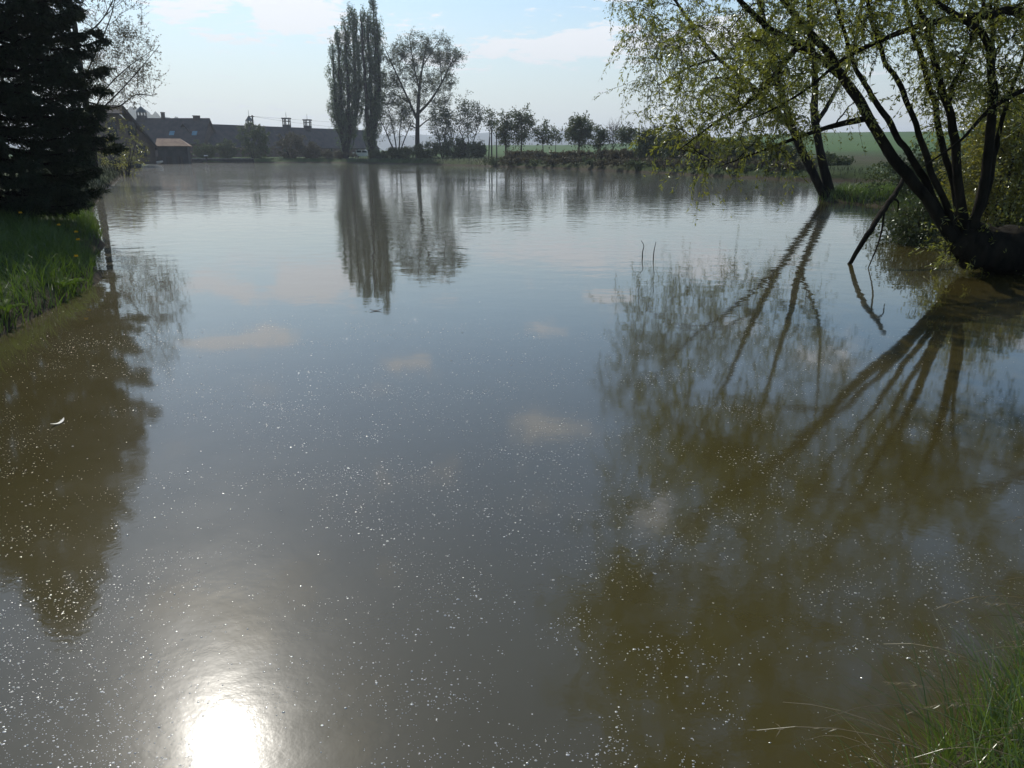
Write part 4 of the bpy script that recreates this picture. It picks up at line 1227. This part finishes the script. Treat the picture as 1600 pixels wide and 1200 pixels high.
def far_grass():
    g = Geo()
    n = len(SHA)
    for i in range(n):
        a, b = SHA[i], SHA[(i + 1) % n]
        L = np.linalg.norm(b - a); mid = (a + b) / 2; dist = np.linalg.norm(mid)
        if dist < 12 or (mid[0] < -4 and dist < 26): continue
        m = int(L * np.clip(2600 / dist, 22, 90))
        t = rng.random(m)[:, None]; nn = np.array([-(b - a)[1], (b - a)[0]]) / L
        if shore_sd(np.array([mid[0] + nn[0] * .3]), np.array([mid[1] + nn[1] * .3]))[0] < 0: nn = -nn
        off = rng.random(m)[:, None] ** 1.6 * np.clip(.06 * dist, 1.2, 6)
        P = a + (b - a) * t + nn * off
        k = np.clip(dist / 40., .5, 2.2)
        blades(g, P[:, 0], P[:, 1], ground_z(P[:, 0], P[:, 1]) - .03, (.18 + .26 * rng.random(m)) * (.8 + .35 * k), .012 * k * 1.6, .3 + .5 * rng.random(m), segs=2)
    tag(g.build('bank_grass', M['bank_grass'], smooth=False), 'rough grass fringe along the far and right shores', 'grass', kind='stuff')
far_grass()
def point_grass():
    g = Geo()
    X, Y = scatter(60000, 9.5, 22, 12, 36, -.05, 6)
    blades(g, X, Y, ground_z(X, Y) - .02, .22 + .28 * rng.random(len(X)), .018, .3 + .5 * rng.random(len(X)), segs=2)
    tag(g.build('point_grass', M['grass_near'], smooth=False), 'tall green grass on the point around the forked willow', 'grass', kind='stuff')
point_grass()
def near_grass():
    g, gd = Geo(), Geo()
    X, Y = scatter(34000, .5, 3.4, .7, 3.2, -.03, .9)
    k = rng.random(len(X)) < .75 * sst(.75, 1.25, X) ; X, Y = X[k], Y[k]
    H = .16 + .26 * rng.random(len(X)) ** 1.3
    blades(g, X, Y, ground_z(X, Y) - .02, H, .0035 + .0025 * rng.random(len(X)), .25 + .7 * rng.random(len(X)), (-.35, .15, 0), 5)
    tag(g.build('shore_grass', M['grass_near'], smooth=False), 'fresh green grass tuft at the near shore edge', 'grass', kind='stuff')
    # dry bent stems with seed heads
    X, Y = scatter(900, .9, 2.6, 1.2, 2.9, -.02, .35)
    X, Y = X[:90], Y[:90]; n = len(X)
    d = np.stack([-.75 + .35 * rng.normal(size=n), .25 + .35 * rng.normal(size=n), np.zeros(n)], -1)
    L = .22 + .26 * rng.random(n)
    t = np.linspace(0, 1, 9)[None, :, None]
    B = np.stack([X, Y, ground_z(X, Y) - .02], -1)[:, None]
    P = B + d[:, None] * L[:, None, None] * t ** 1.3 * .9 + np.array([0, 0, 1]) * L[:, None, None] * (.75 * t - .55 * t ** 3)
    P[..., 2] = np.maximum(P[..., 2], .012)
    tubes(gd, P, .0013 * (1.15 - t[..., 0]) * np.ones((n, 9)) + .0003, 4)
    # drooping awns near the tip of some
    for i in range(0, n, 2):
        m = 12; f = .72 + .28 * rng.random(m); idx = np.minimum((f * 8).astype(int), 7)
        C = P[i, idx] + (P[i, idx + 1] - P[i, idx]) * (f * 8 - idx)[:, None]
        leaves(gd, C, unit(P[i, -1] - P[i, -3])[None] + rng.normal(size=(m, 3)) * .35 + np.array([0, 0, -.3]), .028, .0035)
    X, Y = scatter(2500, .9, 2.8, 1.1, 2.9, -.08, .3); X, Y = X[:330], Y[:330]
    blades(gd, X, Y, ground_z(X, Y) - .01, .10 + .18 * rng.random(len(X)), .003, .8 + .5 * rng.random(len(X)), (-.6, .1, 0), 5)
    tag(gd.build('dry_grass', M['dry_grass'], smooth=False), 'dry straw-coloured stems hanging over the near water', 'dry grass', kind='stuff')
near_grass()

def dandelion(label, px, py, Y):
    p = at(px, py, Y); z0 = gz(p[0], Y)
    p[2] = max(p[2], z0 + .12)
    r = thing('dandelion', label, 'flower', (p[0], Y, z0))
    g = Geo(); P, q = smooth_line([(p[0] + .02, Y, z0 - .02), (p[0] + .01, Y, (z0 + p[2]) / 2), p], [.004, .0035, .003], 8); tubes(g, P, q, 5); g.build('stalk', M['grass'], r)
    g = Geo(); n = 60
    a = rng.random(n) * 6.283; e = rng.random(n) * 1.1
    D = np.stack([np.cos(a) * np.cos(e), np.sin(a) * np.cos(e), np.sin(e)], -1)
    leaves(g, np.repeat(p[None], n, 0), D, .030, .009); g.build('petals', M['yellow'], r, smooth=False, kind='stuff')
dandelion('open yellow dandelion at the bright grass edge of the bank', 119, 401, 9.6)
dandelion('yellow dandelion in the shade below the lowest spruce branches', 119, 363, 11.0)
dandelion('small yellow dandelion just above the open bright one', 122, 375, 10.6)
dandelion('yellow dandelion deep in shade close to the spruce trunk', 32, 333, 11.8)
dandelion('faint dandelion in shade between trunk and bank edge', 92, 352, 11.4)
def dock(label, px, py, Y, n=7, L=.22):
    p = at(px, py, Y); z0 = gz(p[0], Y)
    r = thing('dock_plant', label, 'plant', (p[0], Y, z0))
    for k in range(n):
        a = k * 6.283 / n + rng.random() * .5; d = np.array([math.cos(a), math.sin(a), 0]); s = np.array([-d[1], d[0], 0])
        l = L * (.7 + .6 * rng.random()); t = np.linspace(0, 1, 7)
        c = np.array([p[0], Y, z0]) + d * (l * t ** 1.2)[:, None] + np.array([0, 0, 1]) * (l * (1.15 * t - .75 * t ** 2) + .04)[:, None]
        w = (.25 * l * np.sin(np.pi * np.clip(t * .93 + .05, 0, 1)) ** .8)[:, None]
        V = np.concatenate([c - s * w * .5, c - np.array([0, 0, .008]), c + s * w * .5])
        Q = [(j * 7 + i, j * 7 + i + 1, (j + 1) * 7 + i + 1, (j + 1) * 7 + i) for j in range(2) for i in range(6)]
        Geo().add(V, Q).build('leaf', M['dock_leaf'], r)
dock('broad-leaved plant at the bank tip beside the open dandelion', 112, 424, 9.3)
dock('low broad-leaved plant overhanging the water at the bank tip', 98, 452, 8.9, 6, .2)
dock('broad-leaved plant on the bank far from the flowers', 8, 470, 7.4, 7, .2)

# ------------------------------------------------------------------ haze over the whole place
def haze():
    m, t = new_mat('haze')
    v = t.nodes.new('ShaderNodeVolumePrincipled')
    v.inputs['Color'].default_value = (.80, .88, 1.0, 1)
    v.inputs['Density'].default_value = .0004
    v.inputs['Anisotropy'].default_value = .35
    o = t.nodes.new('ShaderNodeOutputMaterial'); t.links.new(v.outputs[0], o.inputs['Volume'])
    ob = box(Geo(), -9500, 9500, -9500, 9500, -1.7, 85).build('haze', m, smooth=False)
    tag(ob, kind='stuff', label='thin pale haze in the air over the pond and fields', cat='haze')
haze()
